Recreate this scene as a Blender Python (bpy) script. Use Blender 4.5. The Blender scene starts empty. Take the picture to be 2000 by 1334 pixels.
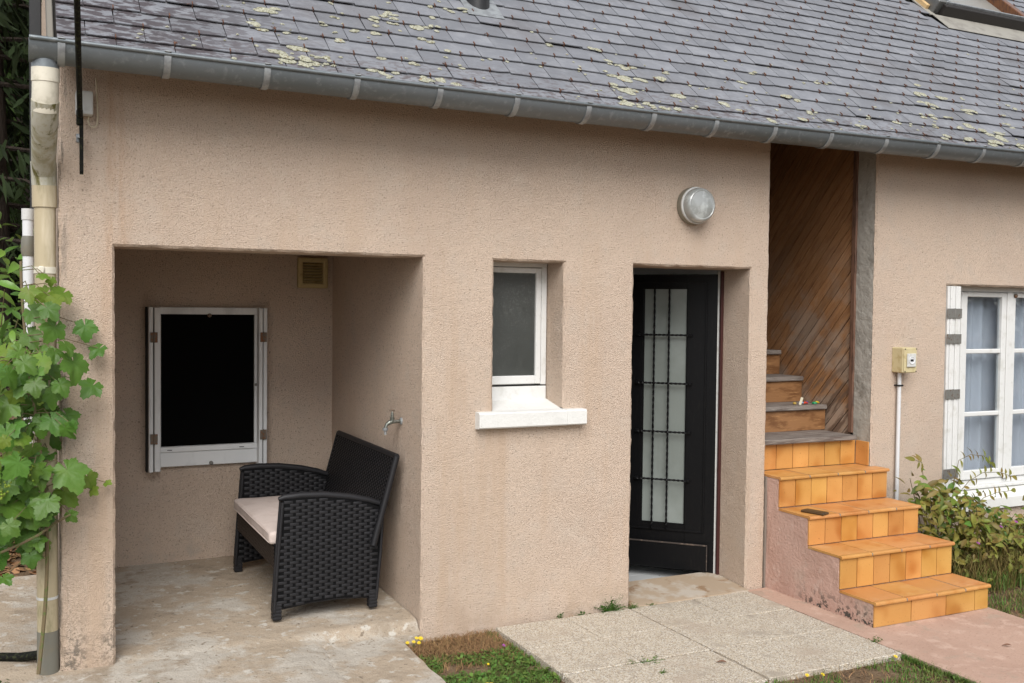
import bpy, bmesh, math, random
import numpy as np
from mathutils import Vector, Matrix, noise
random.seed(11)
R = math.radians
PI = math.pi
sc = bpy.context.scene
COL = sc.collection

# ------------------------------------------------------------------ camera
yaw, pit, rol = R(25.956), R(1.843), R(0.609)
fw = Vector((math.sin(yaw)*math.cos(pit), math.cos(yaw)*math.cos(pit), -math.sin(pit)))
rt = Vector((math.cos(yaw), -math.sin(yaw), 0))
dn = fw.cross(rt)
r2 = rt*math.cos(rol) - dn*math.sin(rol)
d2 = rt*math.sin(rol) + dn*math.cos(rol)
cam = bpy.data.cameras.new('camera')
cam.lens = 35.1
cam.sensor_width = 36
cam.clip_start = 0.05
cam.clip_end = 500
camo = bpy.data.objects.new('camera', cam)
COL.objects.link(camo)
m = Matrix((r2, -d2, -fw)).transposed().to_4x4()
m.translation = (0, -5.0, 1.76)
camo.matrix_world = m
sc.camera = camo
CAMP = Vector((0, -5.0, 1.76))

# ------------------------------------------------------------------ light: overcast day
SUN_EL, SUN_ROT = R(44), R(203)
w = bpy.data.worlds.new('World')
sc.world = w
w.use_nodes = True
nt = w.node_tree
bg = nt.nodes['Background']
sky = nt.nodes.new('ShaderNodeTexSky')
sky.sky_type = 'NISHITA'
sky.sun_disc = False
sky.sun_elevation = SUN_EL
sky.sun_rotation = SUN_ROT
sky.dust_density = 0.6
sky.air_density = 1.0
hs = nt.nodes.new('ShaderNodeHueSaturation')
hs.inputs['Saturation'].default_value = 0.22
nt.links.new(sky.outputs[0], hs.inputs['Color'])
nt.links.new(hs.outputs[0], bg.inputs['Color'])
bg.inputs['Strength'].default_value = 0.085
sl = bpy.data.lights.new('sun', 'SUN')
sl.energy = 1.5
sl.angle = R(44)
sl.color = (1.0, 0.97, 0.93)
so = bpy.data.objects.new('sun', sl)
COL.objects.link(so)
sd = Vector((math.sin(SUN_ROT)*math.cos(SUN_EL), math.cos(SUN_ROT)*math.cos(SUN_EL), math.sin(SUN_EL)))
so.rotation_euler = sd.to_track_quat('Z', 'Y').to_euler()
so.location = sd*20
sc.view_settings.view_transform = 'Standard'
sc.view_settings.look = 'None'
sc.view_settings.gamma = 1
sc.view_settings.exposure = 1.34
sc.render.engine = 'CYCLES'
sc.cycles.max_bounces = 8
sc.cycles.transparent_max_bounces = 12

# ------------------------------------------------------------------ materials
def _col(c): return (c[0], c[1], c[2], 1)
def mat(name, base, rough=.7, var=(), bump=(), metal=0, spec=.4, coat=0, rand=0, cells=None, sub=0, coords='pos', transl=0, randhue=0, objoff=False, detail=5, transl_col=None):
    """var: (scale, colour, lo, hi, stretch, zmask) noise layers over base; bump: (kind, scale, strength, dist)"""
    ma = bpy.data.materials.new(name)
    ma.use_nodes = True
    t = ma.node_tree
    N, L = t.nodes, t.links
    bs = N['Principled BSDF']
    bs.inputs['Roughness'].default_value = rough
    bs.inputs['Metallic'].default_value = metal
    bs.inputs['Specular IOR Level'].default_value = spec
    if coat: bs.inputs['Coat Weight'].default_value = coat; bs.inputs['Coat Roughness'].default_value = .15
    geo = N.new('ShaderNodeNewGeometry')
    if coords == 'pos': P = geo.outputs['Position']
    else:
        tc = N.new('ShaderNodeTexCoord'); P = tc.outputs['Object']
    if objoff:
        oq = N.new('ShaderNodeObjectInfo'); va = N.new('ShaderNodeVectorMath'); va.operation = 'MULTIPLY_ADD'
        L.new(oq.outputs['Random'], va.inputs[0]); va.inputs[1].default_value = (31, 17, 23); L.new(P, va.inputs[2]); P = va.outputs[0]
    def vec(stretch):
        if not stretch: return P
        mp = N.new('ShaderNodeMapping'); mp.inputs['Scale'].default_value = stretch[:3]
        if len(stretch) > 3:
            mp.vector_type = 'TEXTURE'; mp.inputs['Scale'].default_value = tuple(1/q for q in stretch[:3]); mp.inputs['Rotation'].default_value = stretch[3]
        L.new(P, mp.inputs['Vector']); return mp.outputs[0]
    rgb = N.new('ShaderNodeRGB'); rgb.outputs[0].default_value = _col(base)
    cur = rgb.outputs[0]
    if cells:                       # voronoi pebbles: (scale, [colours])
        vo = N.new('ShaderNodeTexVoronoi'); vo.inputs['Scale'].default_value = cells[0]
        L.new(P, vo.inputs['Vector'])
        sp = N.new('ShaderNodeSeparateColor'); L.new(vo.outputs['Color'], sp.inputs[0])
        cr = N.new('ShaderNodeValToRGB'); cr.color_ramp.interpolation = 'CONSTANT'
        el = cr.color_ramp.elements
        while len(el) < len(cells[1]): el.new(.5)
        for i, c in enumerate(cells[1]): el[i].position = i/len(cells[1]); el[i].color = _col(c)
        L.new(sp.outputs[0], cr.inputs[0]); cur = cr.outputs[0]
    for v in var:
        scale, c2, lo, hi = v[:4]
        st = v[4] if len(v) > 4 else None
        zm = v[5] if len(v) > 5 else None
        no = N.new('ShaderNodeTexNoise'); no.inputs['Scale'].default_value = scale
        no.inputs['Detail'].default_value = detail; no.inputs['Roughness'].default_value = .62
        L.new(vec(st), no.inputs['Vector'])
        mr = N.new('ShaderNodeMapRange'); mr.inputs[1].default_value = lo; mr.inputs[2].default_value = hi
        mr.interpolation_type = 'SMOOTHSTEP'
        L.new(no.outputs[0], mr.inputs[0])
        fac = mr.outputs[0]
        for zq in ([] if not zm else (zm if isinstance(zm, list) else [zm])):                      # (axis, full, none)
            sx = N.new('ShaderNodeSeparateXYZ'); L.new(P, sx.inputs[0])
            m2 = N.new('ShaderNodeMapRange'); m2.inputs[1].default_value = zq[1]; m2.inputs[2].default_value = zq[2]
            m2.inputs[3].default_value = 1; m2.inputs[4].default_value = 0
            L.new(sx.outputs[zq[0]], m2.inputs[0])
            mu = N.new('ShaderNodeMath'); mu.operation = 'MULTIPLY'; L.new(fac, mu.inputs[0]); L.new(m2.outputs[0], mu.inputs[1])
            fac = mu.outputs[0]
        mx = N.new('ShaderNodeMix'); mx.data_type = 'RGBA'
        L.new(fac, mx.inputs['Factor']); L.new(cur, mx.inputs[6]); mx.inputs[7].default_value = _col(c2)
        cur = mx.outputs[2]
    if rand or randhue:
        oi = N.new('ShaderNodeObjectInfo')
        ad = N.new('ShaderNodeMath'); ad.operation = 'ADD'
        L.new(oi.outputs['Random'], ad.inputs[0]); L.new(geo.outputs['Random Per Island'], ad.inputs[1])
        fr = N.new('ShaderNodeMath'); fr.operation = 'FRACT'; L.new(ad.outputs[0], fr.inputs[0])
        mr = N.new('ShaderNodeMapRange'); mr.inputs[3].default_value = 1-rand; mr.inputs[4].default_value = 1+rand
        L.new(fr.outputs[0], mr.inputs[0])
        h = N.new('ShaderNodeHueSaturation'); L.new(mr.outputs[0], h.inputs['Value']); L.new(cur, h.inputs['Color'])
        if randhue:
            f2 = N.new('ShaderNodeMath'); f2.operation = 'MULTIPLY'; f2.inputs[1].default_value = 7.31; L.new(fr.outputs[0], f2.inputs[0])
            f3 = N.new('ShaderNodeMath'); f3.operation = 'FRACT'; L.new(f2.outputs[0], f3.inputs[0])
            m3 = N.new('ShaderNodeMapRange'); m3.inputs[3].default_value = .5-randhue; m3.inputs[4].default_value = .5+randhue
            L.new(f3.outputs[0], m3.inputs[0]); L.new(m3.outputs[0], h.inputs['Hue'])
        cur = h.outputs[0]
    L.new(cur, bs.inputs['Base Color'])
    prev = None
    for kind, scale, stren, dist, *st in bump:
        if kind == 'noise':
            no = N.new('ShaderNodeTexNoise'); no.inputs['Scale'].default_value = scale; no.inputs['Detail'].default_value = 4
            no.inputs['Roughness'].default_value = .6; out = no.outputs[0]
        elif kind == 'vor':
            no = N.new('ShaderNodeTexVoronoi'); no.inputs['Scale'].default_value = scale; no.feature = 'SMOOTH_F1'; out = no.outputs[0]
        else:
            no = N.new('ShaderNodeTexVoronoi'); no.inputs['Scale'].default_value = scale; out = no.outputs[0]
        L.new(vec(st[0] if st else None), no.inputs['Vector'])
        bu = N.new('ShaderNodeBump'); bu.inputs['Strength'].default_value = stren; bu.inputs['Distance'].default_value = dist
        L.new(out, bu.inputs['Height'])
        if prev: L.new(prev, bu.inputs['Normal'])
        prev = bu.outputs[0]
    if prev: L.new(prev, bs.inputs['Normal'])
    if transl:
        tr = N.new('ShaderNodeBsdfTranslucent'); L.new(cur, tr.inputs['Color']) if not transl_col else None
        if transl_col: tr.inputs['Color'].default_value = _col(transl_col)
        ms = N.new('ShaderNodeMixShader'); ms.inputs[0].default_value = transl
        L.new(bs.outputs[0], ms.inputs[1]); L.new(tr.outputs[0], ms.inputs[2])
        L.new(ms.outputs[0], N['Material Output'].inputs['Surface'])
    return ma

def glass_mat(name, tint=(.9, .93, .95), refl=.05):
    ma = bpy.data.materials.new(name); ma.use_nodes = True
    t = ma.node_tree; N, L = t.nodes, t.links
    N.remove(N['Principled BSDF'])
    tr = N.new('ShaderNodeBsdfTransparent'); tr.inputs[0].default_value = _col(tint)
    gl = N.new('ShaderNodeBsdfGlossy'); gl.inputs['Roughness'].default_value = .02
    lw = N.new('ShaderNodeLayerWeight'); lw.inputs[0].default_value = .5
    pw_ = N.new('ShaderNodeMath'); pw_.operation = 'POWER'; pw_.inputs[1].default_value = 3.5; L.new(lw.outputs['Facing'], pw_.inputs[0])
    ad = N.new('ShaderNodeMath'); ad.operation = 'ADD'; ad.inputs[1].default_value = refl; L.new(pw_.outputs[0], ad.inputs[0])
    ms = N.new('ShaderNodeMixShader'); L.new(ad.outputs[0], ms.inputs[0]); L.new(tr.outputs[0], ms.inputs[1]); L.new(gl.outputs[0], ms.inputs[2])
    L.new(ms.outputs[0], N['Material Output'].inputs['Surface'])
    return ma

MT = {}
MT['stucco'] = mat('stucco', (.608, .480, .378), .94, spec=.15,
    var=[(1.1, (.555, .435, .345), .40, .68), (5, (.575, .465, .375), .48, .66), (100, (.32, .245, .19), .555, .67), (140, (.69, .575, .485), .53, .69),
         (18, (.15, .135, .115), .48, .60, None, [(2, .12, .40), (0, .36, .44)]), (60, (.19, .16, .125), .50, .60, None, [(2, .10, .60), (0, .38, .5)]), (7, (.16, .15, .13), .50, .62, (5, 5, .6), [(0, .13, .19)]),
         (1.7, (.45, .25, .13), .40, .62, (3, 1, .3), [(0, .36, .48), (2, 2.7, 1.2), (0, .36, .22)]), (4, (.50, .38, .285), .45, .68, None, (2, .0, .30)), (1.6, (.555, .42, .315), .46, .70, (3.5, 1, .4), (2, 1.6, 3.0))],
    bump=[('noise', 165, 1.0, .012), ('vor', 220, .5, .006)])
MT['stucco_plain'] = mat('stucco_plain', (.608, .480, .378), .94, spec=.15,
    var=[(1.1, (.555, .435, .345), .40, .68), (5, (.575, .465, .375), .48, .66), (100, (.32, .245, .19), .555, .67), (140, (.69, .575, .485), .53, .69), (4, (.46, .40, .34), .50, .7, None, (2, .02, .45))],
    bump=[('noise', 165, 1.0, .012), ('vor', 220, .5, .006)])
MT['slate'] = mat('slate', (.165, .170, .187), .54, spec=.45, rand=.12,
    var=[(11, (.198, .203, .22), .45, .65), (1.6, (.138, .136, .145), .52, .70), (22, (.095, .080, .082), .49, .58, (1, 2, 2), (2, 2.88, 3.10)), (16, (.060, .051, .056), .45, .53, (.8, 2, 2), (0, .5, 1.5))],
    bump=[('noise', 45, .25, .004), ('noise', 9, .35, .01)])
MT['lichen'] = mat('lichen', (.33, .325, .25), .95, spec=.1, var=[(75, (.17, .16, .10), .50, .60), (140, (.46, .46, .39), .52, .65), (35, (.30, .17, .07), .62, .7)], bump=[('noise', 150, .8, .006)])
MT['rust'] = mat('rust', (.09, .042, .028), .9, var=[(60, (.16, .075, .045), .45, .65)])
MT['zinc'] = mat('zinc', (.175, .195, .208), .48, metal=.55, var=[(2.2, (.145, .165, .175), .42, .66, (.5, 1, 1)), (30, (.24, .26, .27), .52, .72)], bump=[('noise', 10, .12, .01)])
MT['zinc_light'] = mat('zinc_light', (.34, .36, .37), .5, metal=.5, var=[(20, (.24, .25, .26), .4, .65)])
MT['pvc'] = mat('pvc', (.40, .335, .22), .55, var=[(7, (.22, .20, .11), .48, .66, (1.5, 1.5, .5)), (4, (.56, .49, .36), .55, .7, (1.5, 1.5, .3))], bump=[('noise', 30, .1, .003)])
MT['pvc_moss'] = mat('pvc_moss', (.40, .385, .32), .55, var=[(8, (.27, .25, .16), .44, .66, (2, 2, .35)), (7, (.11, .10, .03), .54, .66, (3.5, 3.5, .35)), (30, (.30, .27, .18), .5, .7)], bump=[('noise', 40, .15, .003)])
MT['pvc_pale'] = mat('pvc_pale', (.62, .58, .48), .5, var=[(14, (.45, .42, .33), .5, .7)])
MT['pvc_grey'] = mat('pvc_grey', (.15, .145, .12), .6, var=[(14, (.17, .15, .11), .45, .7)])
MT['white_pvc'] = mat('white_pvc', (.60, .61, .62), .35, var=[(6, (.55, .56, .56), .5, .72)])
MT['white_paint'] = mat('white_paint', (.62, .62, .605), .55, var=[(10, (.53, .525, .495), .50, .70), (70, (.42, .41, .375), .62, .75)], bump=[('noise', 40, .15, .003)])
MT['white_sill'] = mat('white_sill', (.64, .635, .61), .8, var=[(9, (.60, .595, .57), .50, .68), (60, (.40, .38, .33), .66, .76)], bump=[('noise', 60, .5, .005)])
MT['shutter'] = mat('shutter', (.68, .69, .69), .5, var=[(8, (.56, .57, .57), .5, .7, (1, 1, .4))])
MT['black'] = mat('black', (.012, .012, .013), .45, var=[(20, (.022, .021, .02), .5, .7)])
MT['screen'] = mat('screen', (.0035, .0035, .0035), .95, spec=.02)
MT['dark_gap'] = mat('dark_gap', (.02, .018, .016), .9)
MT['door_black'] = mat('door_black', (.0042, .0042, .0048), .40, spec=.16, var=[(30, (.008, .0078, .0075), .55, .7, (3, 3, .4)), (90, (.04, .037, .034), .72, .80)], bump=[('noise', 40, .2, .003, (3, 3, .3))])
MT['door_worn'] = mat('door_worn', (.045, .035, .03), .6, var=[(40, (.11, .08, .06), .5, .65)])
MT['door_glass'] = mat('door_glass', (.225, .25, .235), .32, spec=.5, var=[(1.3, (.17, .19, .175), .4, .62)], bump=[('noise', 200, .1, .002)])
MT['frosted'] = mat('frosted', (.075, .080, .074), .32, spec=.6, var=[(110, (.20, .21, .20), .53, .64), (2.5, (.055, .06, .055), .4, .65)], bump=[('noise', 150, .6, .008)], transl=.45, transl_col=(.75, .77, .75))  # pale noise specks paint the glints of the textured glass into its colour
MT['jamb_red'] = mat('jamb_red', (.05, .014, .012), .5)
MT['hinge'] = mat('hinge', (.19, .185, .17), .6, metal=.4, var=[(50, (.12, .07, .04), .55, .68)])
MT['hinge_rust'] = mat('hinge_rust', (.16, .13, .10), .65, metal=.3, var=[(60, (.22, .09, .04), .5, .62)])
MT['brass_dirty'] = mat('brass_dirty', (.23, .24, .22), .4, metal=.8, var=[(120, (.09, .10, .08), .45, .6)], bump=[('noise', 150, .3, .002)])
MT['beige_plastic'] = mat('beige_plastic', (.50, .43, .25), .5, var=[(25, (.40, .32, .16), .5, .7)])
MT['vent_plastic'] = mat('vent_plastic', (.42, .33, .16), .55, var=[(25, (.33, .25, .11), .5, .7)])
MT['grey_plastic'] = mat('grey_plastic', (.52, .52, .50), .5, var=[(20, (.42, .41, .38), .5, .7)])
MT['wood_board'] = mat('wood_board', (.20, .17, .148), .75, var=[(8, (.11, .085, .072), .45, .62, (.6, 6, 6)), (20, (.29, .26, .23), .56, .7, (.4, 6, 6))], bump=[('noise', 14, .6, .01, (.6, 8, 8))])
MT['riser_wood'] = mat('riser_wood', (.25, .122, .050), .5, var=[(6, (.15, .065, .024), .44, .62, (.8, 2, 2.2)), (18, (.36, .19, .08), .55, .72, (.5, 2, 4))], bump=[('noise', 18, .3, .006, (.6, 4, 6))])
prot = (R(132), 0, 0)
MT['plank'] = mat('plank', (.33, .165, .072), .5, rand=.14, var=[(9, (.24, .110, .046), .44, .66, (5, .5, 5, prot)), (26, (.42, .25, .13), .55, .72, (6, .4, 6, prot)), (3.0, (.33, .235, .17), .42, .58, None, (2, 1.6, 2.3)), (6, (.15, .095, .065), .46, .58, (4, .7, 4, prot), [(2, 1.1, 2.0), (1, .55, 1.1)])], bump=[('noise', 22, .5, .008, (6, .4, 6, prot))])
MT['trim_wood'] = mat('trim_wood', (.16, .085, .055), .6, var=[(14, (.055, .028, .018), .45, .65, (4, 4, .5)), (30, (.17, .10, .065), .6, .72, (5, 5, .3))])
MT['post'] = mat('post', (.35, .325, .285), .92, var=[(5, (.23, .21, .18), .47, .66), (30, (.43, .40, .36), .55, .7), (3, (.38, .35, .30), .4, .6, None, (2, .9, 1.5)), (60, (.11, .10, .085), .62, .74)], bump=[('noise', 18, .6, .02), ('noise', 70, .4, .006)])
MT['tile'] = mat('tile', (.50, .250, .070), .30, spec=.5, rand=.10, randhue=.008, objoff=True, detail=1.5,
    var=[(4.5, (.37, .145, .028), .45, .68), (3, (.54, .285, .085), .50, .70), (90, (.33, .15, .04), .66, .76)], bump=[('noise', 14, .12, .01)])
MT['tread_tile'] = mat('tread_tile', (.47, .225, .070), .40, spec=.42, rand=.06, randhue=.008, objoff=True,
    var=[(5, (.41, .165, .040), .47, .66), (4, (.50, .275, .11), .52, .70), (40, (.38, .22, .10), .62, .75)], bump=[('noise', 14, .15, .01)])
MT['mortar'] = mat('mortar', (.21, .175, .145), .95, var=[(40, (.20, .16, .13), .5, .65)], bump=[('noise', 100, .5, .004)])
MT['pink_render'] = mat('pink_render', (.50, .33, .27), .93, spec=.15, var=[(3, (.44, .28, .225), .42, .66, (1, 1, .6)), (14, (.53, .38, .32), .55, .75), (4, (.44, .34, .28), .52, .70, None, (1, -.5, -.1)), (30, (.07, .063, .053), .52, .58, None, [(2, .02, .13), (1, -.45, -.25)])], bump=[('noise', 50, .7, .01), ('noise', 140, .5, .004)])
MT['pink_path'] = mat('pink_path', (.43, .29, .225), .93, spec=.15, var=[(2.2, (.39, .26, .20), .46, .68), (9, (.49, .345, .275), .50, .68), (5, (.36, .27, .21), .56, .68), (70, (.30, .19, .145), .58, .70)], bump=[('noise', 60, .5, .008)])
MT['concrete'] = mat('concrete', (.375, .305, .230), .95, spec=.12, var=[(2.2, (.43, .39, .335), .46, .58), (5, (.30, .245, .185), .52, .68), (13, (.49, .455, .40), .56, .66), (30, (.20, .16, .12), .61, .69), (110, (.25, .20, .15), .56, .70), (170, (.52, .47, .40), .58, .72)],
    bump=[('noise', 16, .5, .025), ('noise', 110, .7, .008)])
MT['aggregate'] = mat('aggregate', (.5, .45, .37), .85, spec=.3, cells=(185, [(.49, .435, .355), (.56, .51, .43), (.34, .28, .215), (.53, .465, .37), (.42, .345, .25), (.60, .565, .50), (.27, .23, .19), (.47, .40, .305)]),
    var=[(2.6, (.40, .33, .26), .52, .72), (240, (.24, .20, .155), .58, .70), (6, (.36, .31, .25), .56, .70)], bump=[('vor', 185, .7, .008)])
MT['threshold'] = mat('threshold', (.33, .255, .18), .8, var=[(5, (.40, .35, .29), .46, .62), (7, (.24, .155, .09), .56, .66)], bump=[('noise', 50, .3, .004)])
MT['soil'] = mat('soil', (.155, .105, .065), .97, spec=.1, var=[(6, (.22, .155, .10), .45, .65), (40, (.09, .06, .038), .5, .65)], bump=[('noise', 60, .9, .02)])
MT['grass'] = mat('grass', (.105, .185, .036), .65, spec=.25, rand=.35, randhue=.03, transl=.25, var=[(2.2, (.16, .16, .05), .5, .7)])
MT['dry_grass'] = mat('dry_grass', (.255, .155, .075), .8, spec=.15, rand=.4, randhue=.015)
MT['straw'] = mat('straw', (.17, .135, .045), .75, spec=.2, rand=.4, randhue=.03, transl=.2)
MT['vine_leaf'] = mat('vine_leaf', (.075, .165, .022), .45, spec=.4, rand=.22, randhue=.012, transl=.25, var=[(14, (.095, .18, .03), .5, .68)], bump=[('noise', 60, .3, .006)])
MT['vine_young'] = mat('vine_young', (.15, .24, .03), .5, spec=.35, rand=.15, randhue=.015, transl=.35, var=[(14, (.20, .26, .05), .5, .68)], bump=[('noise', 60, .3, .006)])
MT['grape'] = mat('grape', (.22, .30, .04), .35, rand=.15)
MT['cane'] = mat('cane', (.14, .105, .055), .75, var=[(30, (.09, .12, .03), .5, .65)])
MT['laurel'] = mat('laurel', (.10, .20, .032), .35, spec=.5, rand=.45, randhue=.02, transl=.2)
MT['needles'] = mat('needles', (.018, .030, .010), .8, spec=.2, rand=.4)
MT['needles_green'] = mat('needles_green', (.040, .070, .016), .7, spec=.2, rand=.4, transl=.15)
MT['bark'] = mat('bark', (.040, .028, .020), .95, var=[(8, (.025, .018, .013), .4, .6, (3, 3, .6))], bump=[('noise', 12, .9, .06, (3, 3, .5))])
MT['nandina'] = mat('nandina', (.19, .175, .032), .5, spec=.35, rand=.3, randhue=.05, transl=.25)
MT['nandina_green'] = mat('nandina_green', (.10, .175, .022), .5, spec=.35, rand=.3, randhue=.03, transl=.25)
MT['fern'] = mat('fern', (.055, .155, .012), .5, rand=.25, transl=.25)
MT['weed'] = mat('weed', (.065, .145, .022), .55, rand=.3, randhue=.02, transl=.2)
MT['yellow'] = mat('yellow', (.80, .58, .02), .6)
MT['purple'] = mat('purple', (.36, .08, .34), .6)
MT['fallen'] = mat('fallen', (.58, .33, .06), .7, var=[(40, (.30, .14, .04), .5, .65)])
MT['fallen_brown'] = mat('fallen_brown', (.17, .085, .05), .8)
MT['wicker'] = mat('wicker', (.0135, .0132, .0150), .50, spec=.30, rand=.12, bump=[('noise', 200, .2, .002, (.2, 1, 4))])
MT['wicker_brown'] = mat('wicker_brown', (.030, .022, .017), .5, spec=.35, rand=.15)
MT['wicker_back'] = mat('wicker_back', (.004, .004, .0045), .7, spec=.1)
MT['cushion'] = mat('cushion', (.55, .47, .43), .95, spec=.1, var=[(8, (.50, .42, .38), .45, .65)], bump=[('noise', 400, .3, .001), ('noise', 9, .3, .02)])
MT['curtain'] = mat('curtain', (.74, .75, .80), .9, spec=.1, transl=.35)
MT['room'] = mat('room', (.30, .29, .28), .9)
MT['room_white'] = mat('room_white', (.78, .79, .78), .6)
MT['cabinet'] = mat('cabinet', (.42, .43, .43), .5)
MT['glass'] = glass_mat('glass')
MT['lamp_glass'] = mat('lamp_glass', (.27, .28, .27), .12, spec=.7, coat=.8, var=[(9, (.40, .42, .41), .48, .62)], bump=[('noise', 30, .25, .01)])
MT['lamp_metal'] = mat('lamp_metal', (.24, .225, .18), .42, metal=.45, var=[(40, (.22, .20, .16), .5, .68)])
MT['cable'] = mat('cable', (.006, .006, .005), .75, spec=.15, var=[(60, (.03, .033, .015), .5, .62)])
MT['cable_white'] = mat('cable_white', (.50, .43, .31), .6)
MT['skylight_clad'] = mat('skylight_clad', (.16, .16, .155), .4, metal=.5, var=[(6, (.22, .22, .21), .45, .65)])
MT['skylight_dark'] = mat('skylight_dark', (.02, .017, .015), .4)
MT['skylight_wood'] = mat('skylight_wood', (.14, .052, .016), .35, spec=.5, coat=.3, var=[(14, (.07, .025, .01), .45, .65, (1, 4, 1))])
MT['pale_wood'] = mat('pale_wood', (.52, .36, .18), .7, var=[(14, (.42, .27, .13), .5, .65)])
MT['skylight_glass'] = mat('skylight_glass', (.17, .165, .15), .30, spec=.6, var=[(1.4, (.24, .235, .215), .4, .65)])
MT['verge'] = mat('verge', (.17, .155, .13), .7)
MT['flashing'] = mat('flashing', (.30, .285, .25), .6, metal=.2, var=[(9, (.23, .215, .19), .45, .65)])
MT['phone_brown'] = mat('phone_brown', (.075, .042, .018), .5, var=[(40, (.045, .028, .014), .5, .65)])
for nm, c in dict(red=(.55, .06, .03), blue=(.03, .06, .30), green=(.02, .25, .10), yel=(.62, .42, .03), lightblue=(.30, .40, .55), cream=(.60, .55, .42), gold=(.42, .28, .06)).items():
    MT['toy_'+nm] = mat('toy_'+nm, c, .35)

# ------------------------------------------------------------------ mesh helpers
class MB:
    def __init__(s): s.v = []; s.f = []
    def add(s, vs, fs):
        o = len(s.v); s.v += [tuple(v) for v in vs]; s.f += [tuple(i+o for i in f) for f in fs]; return s
    def box(s, x0, x1, y0, y1, z0, z1, b=0.0, M=None):
        if b > 0:
            bm = bmesh.new(); bmesh.ops.create_cube(bm, size=1)
            for v in bm.verts: v.co = Vector(((x0+x1)/2+v.co.x*(x1-x0), (y0+y1)/2+v.co.y*(y1-y0), (z0+z1)/2+v.co.z*(z1-z0)))
            bmesh.ops.bevel(bm, geom=bm.edges[:], offset=b, segments=2 if b > .006 else 1, affect='EDGES', profile=.6)
            bm.verts.index_update()
            vs = [v.co.copy() for v in bm.verts]; fs = [[v.index for v in f.verts] for f in bm.faces]; bm.free()
        else:
            vs = [Vector(p) for p in ((x0, y0, z0), (x1, y0, z0), (x1, y1, z0), (x0, y1, z0), (x0, y0, z1), (x1, y0, z1), (x1, y1, z1), (x0, y1, z1))]
            fs = [(0, 3, 2, 1), (4, 5, 6, 7), (0, 1, 5, 4), (1, 2, 6, 5), (2, 3, 7, 6), (3, 0, 4, 7)]
        if M is not None: vs = [M @ Vector(v) for v in vs]
        return s.add(vs, fs)
    def tube(s, pts, r, n=8, cap=True):
        pts = [Vector(p) for p in pts]; rs = r if isinstance(r, (list, tuple)) else [r]*len(pts)
        vs = []; prev = None
        for i, p in enumerate(pts):
            d = (pts[min(i+1, len(pts)-1)]-pts[max(i-1, 0)]).normalized()
            if prev is None:
                a = Vector((0, 0, 1)) if abs(d.z) < .9 else Vector((1, 0, 0))
                u = d.cross(a).normalized()
            else:
                u = (prev - d*prev.dot(d)).normalized()
            prev = u; v2 = d.cross(u)
            for k in range(n):
                a = 2*PI*k/n; vs.append(p+(u*math.cos(a)+v2*math.sin(a))*rs[i])
        fs = []
        for i in range(len(pts)-1):
            for k in range(n):
                k2 = (k+1) % n; fs.append((i*n+k, i*n+k2, (i+1)*n+k2, (i+1)*n+k))
        if cap: fs.append(tuple(range(n-1, -1, -1))); fs.append(tuple((len(pts)-1)*n+k for k in range(n)))
        return s.add(vs, fs)
    def lathe(s, prof, n=32, M=None):     # profile (r, h) about local Z
        vs = []; fs = []
        for r, h in prof:
            for k in range(n):
                a = 2*PI*k/n; vs.append(Vector((r*math.cos(a), r*math.sin(a), h)))
        for i in range(len(prof)-1):
            for k in range(n):
                k2 = (k+1) % n; fs.append((i*n+k, i*n+k2, (i+1)*n+k2, (i+1)*n+k))
        fs.append(tuple(range(n-1, -1, -1))); fs.append(tuple((len(prof)-1)*n+k for k in range(n)))
        if M is not None: vs = [M @ v for v in vs]
        return s.add(vs, fs)
    def prism(s, poly, axis, a, b):       # 2-D polygon extruded along axis
        def P(p, t):
            return {0: (t, p[0], p[1]), 1: (p[0], t, p[1]), 2: (p[0], p[1], t)}[axis]
        n = len(poly)
        vs = [P(p, a) for p in poly]+[P(p, b) for p in poly]
        fs = [tuple(range(n)), tuple(range(2*n-1, n-1, -1))]+[(i, (i+1) % n, n+(i+1) % n, n+i) for i in range(n)]
        return s.add(vs, fs)
    def mesh(s, name, m, smooth=False):
        me = bpy.data.meshes.new(name); me.from_pydata([tuple(v) for v in s.v], [], s.f); me.update()
        bm = bmesh.new(); bm.from_mesh(me); bmesh.ops.recalc_face_normals(bm, faces=bm.faces[:]); bm.to_mesh(me); bm.free()
        if m: me.materials.append(MT[m] if isinstance(m, str) else m)
        if smooth: smooth_by_angle(me, 40)
        return me
    def build(s, name, m, parent=None, smooth=False):
        return link(name, s.mesh(name, m, smooth), parent)
def smooth_by_angle(me, deg):
    me.polygons.foreach_set('use_smooth', [True]*len(me.polygons))
    try: me.set_sharp_from_angle(angle=R(deg))
    except Exception: pass
def link(name, me, parent=None, mw=None):
    o = bpy.data.objects.new(name, me); COL.objects.link(o)
    if parent is not None:
        o.parent = parent
        if parent.type == 'EMPTY' or parent.type == 'MESH': o.matrix_parent_inverse = WM(parent).inverted()
    if mw is not None: o.matrix_basis = mw
    return o
def WM(o):
    mm = o.matrix_basis.copy()
    if o.parent is not None: mm = WM(o.parent) @ o.matrix_parent_inverse @ mm
    return mm
def tag(o, label=None, cat=None, group=None, kind=None):
    if label: o['label'] = label
    if cat: o['category'] = cat
    if group: o['group'] = group
    if kind: o['kind'] = kind
    return o
def thing(name, label, cat, loc, group=None):
    o = bpy.data.objects.new(name, None); COL.objects.link(o); o.location = loc; o.empty_display_size = .1
    return tag(o, label, cat, group)
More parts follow.
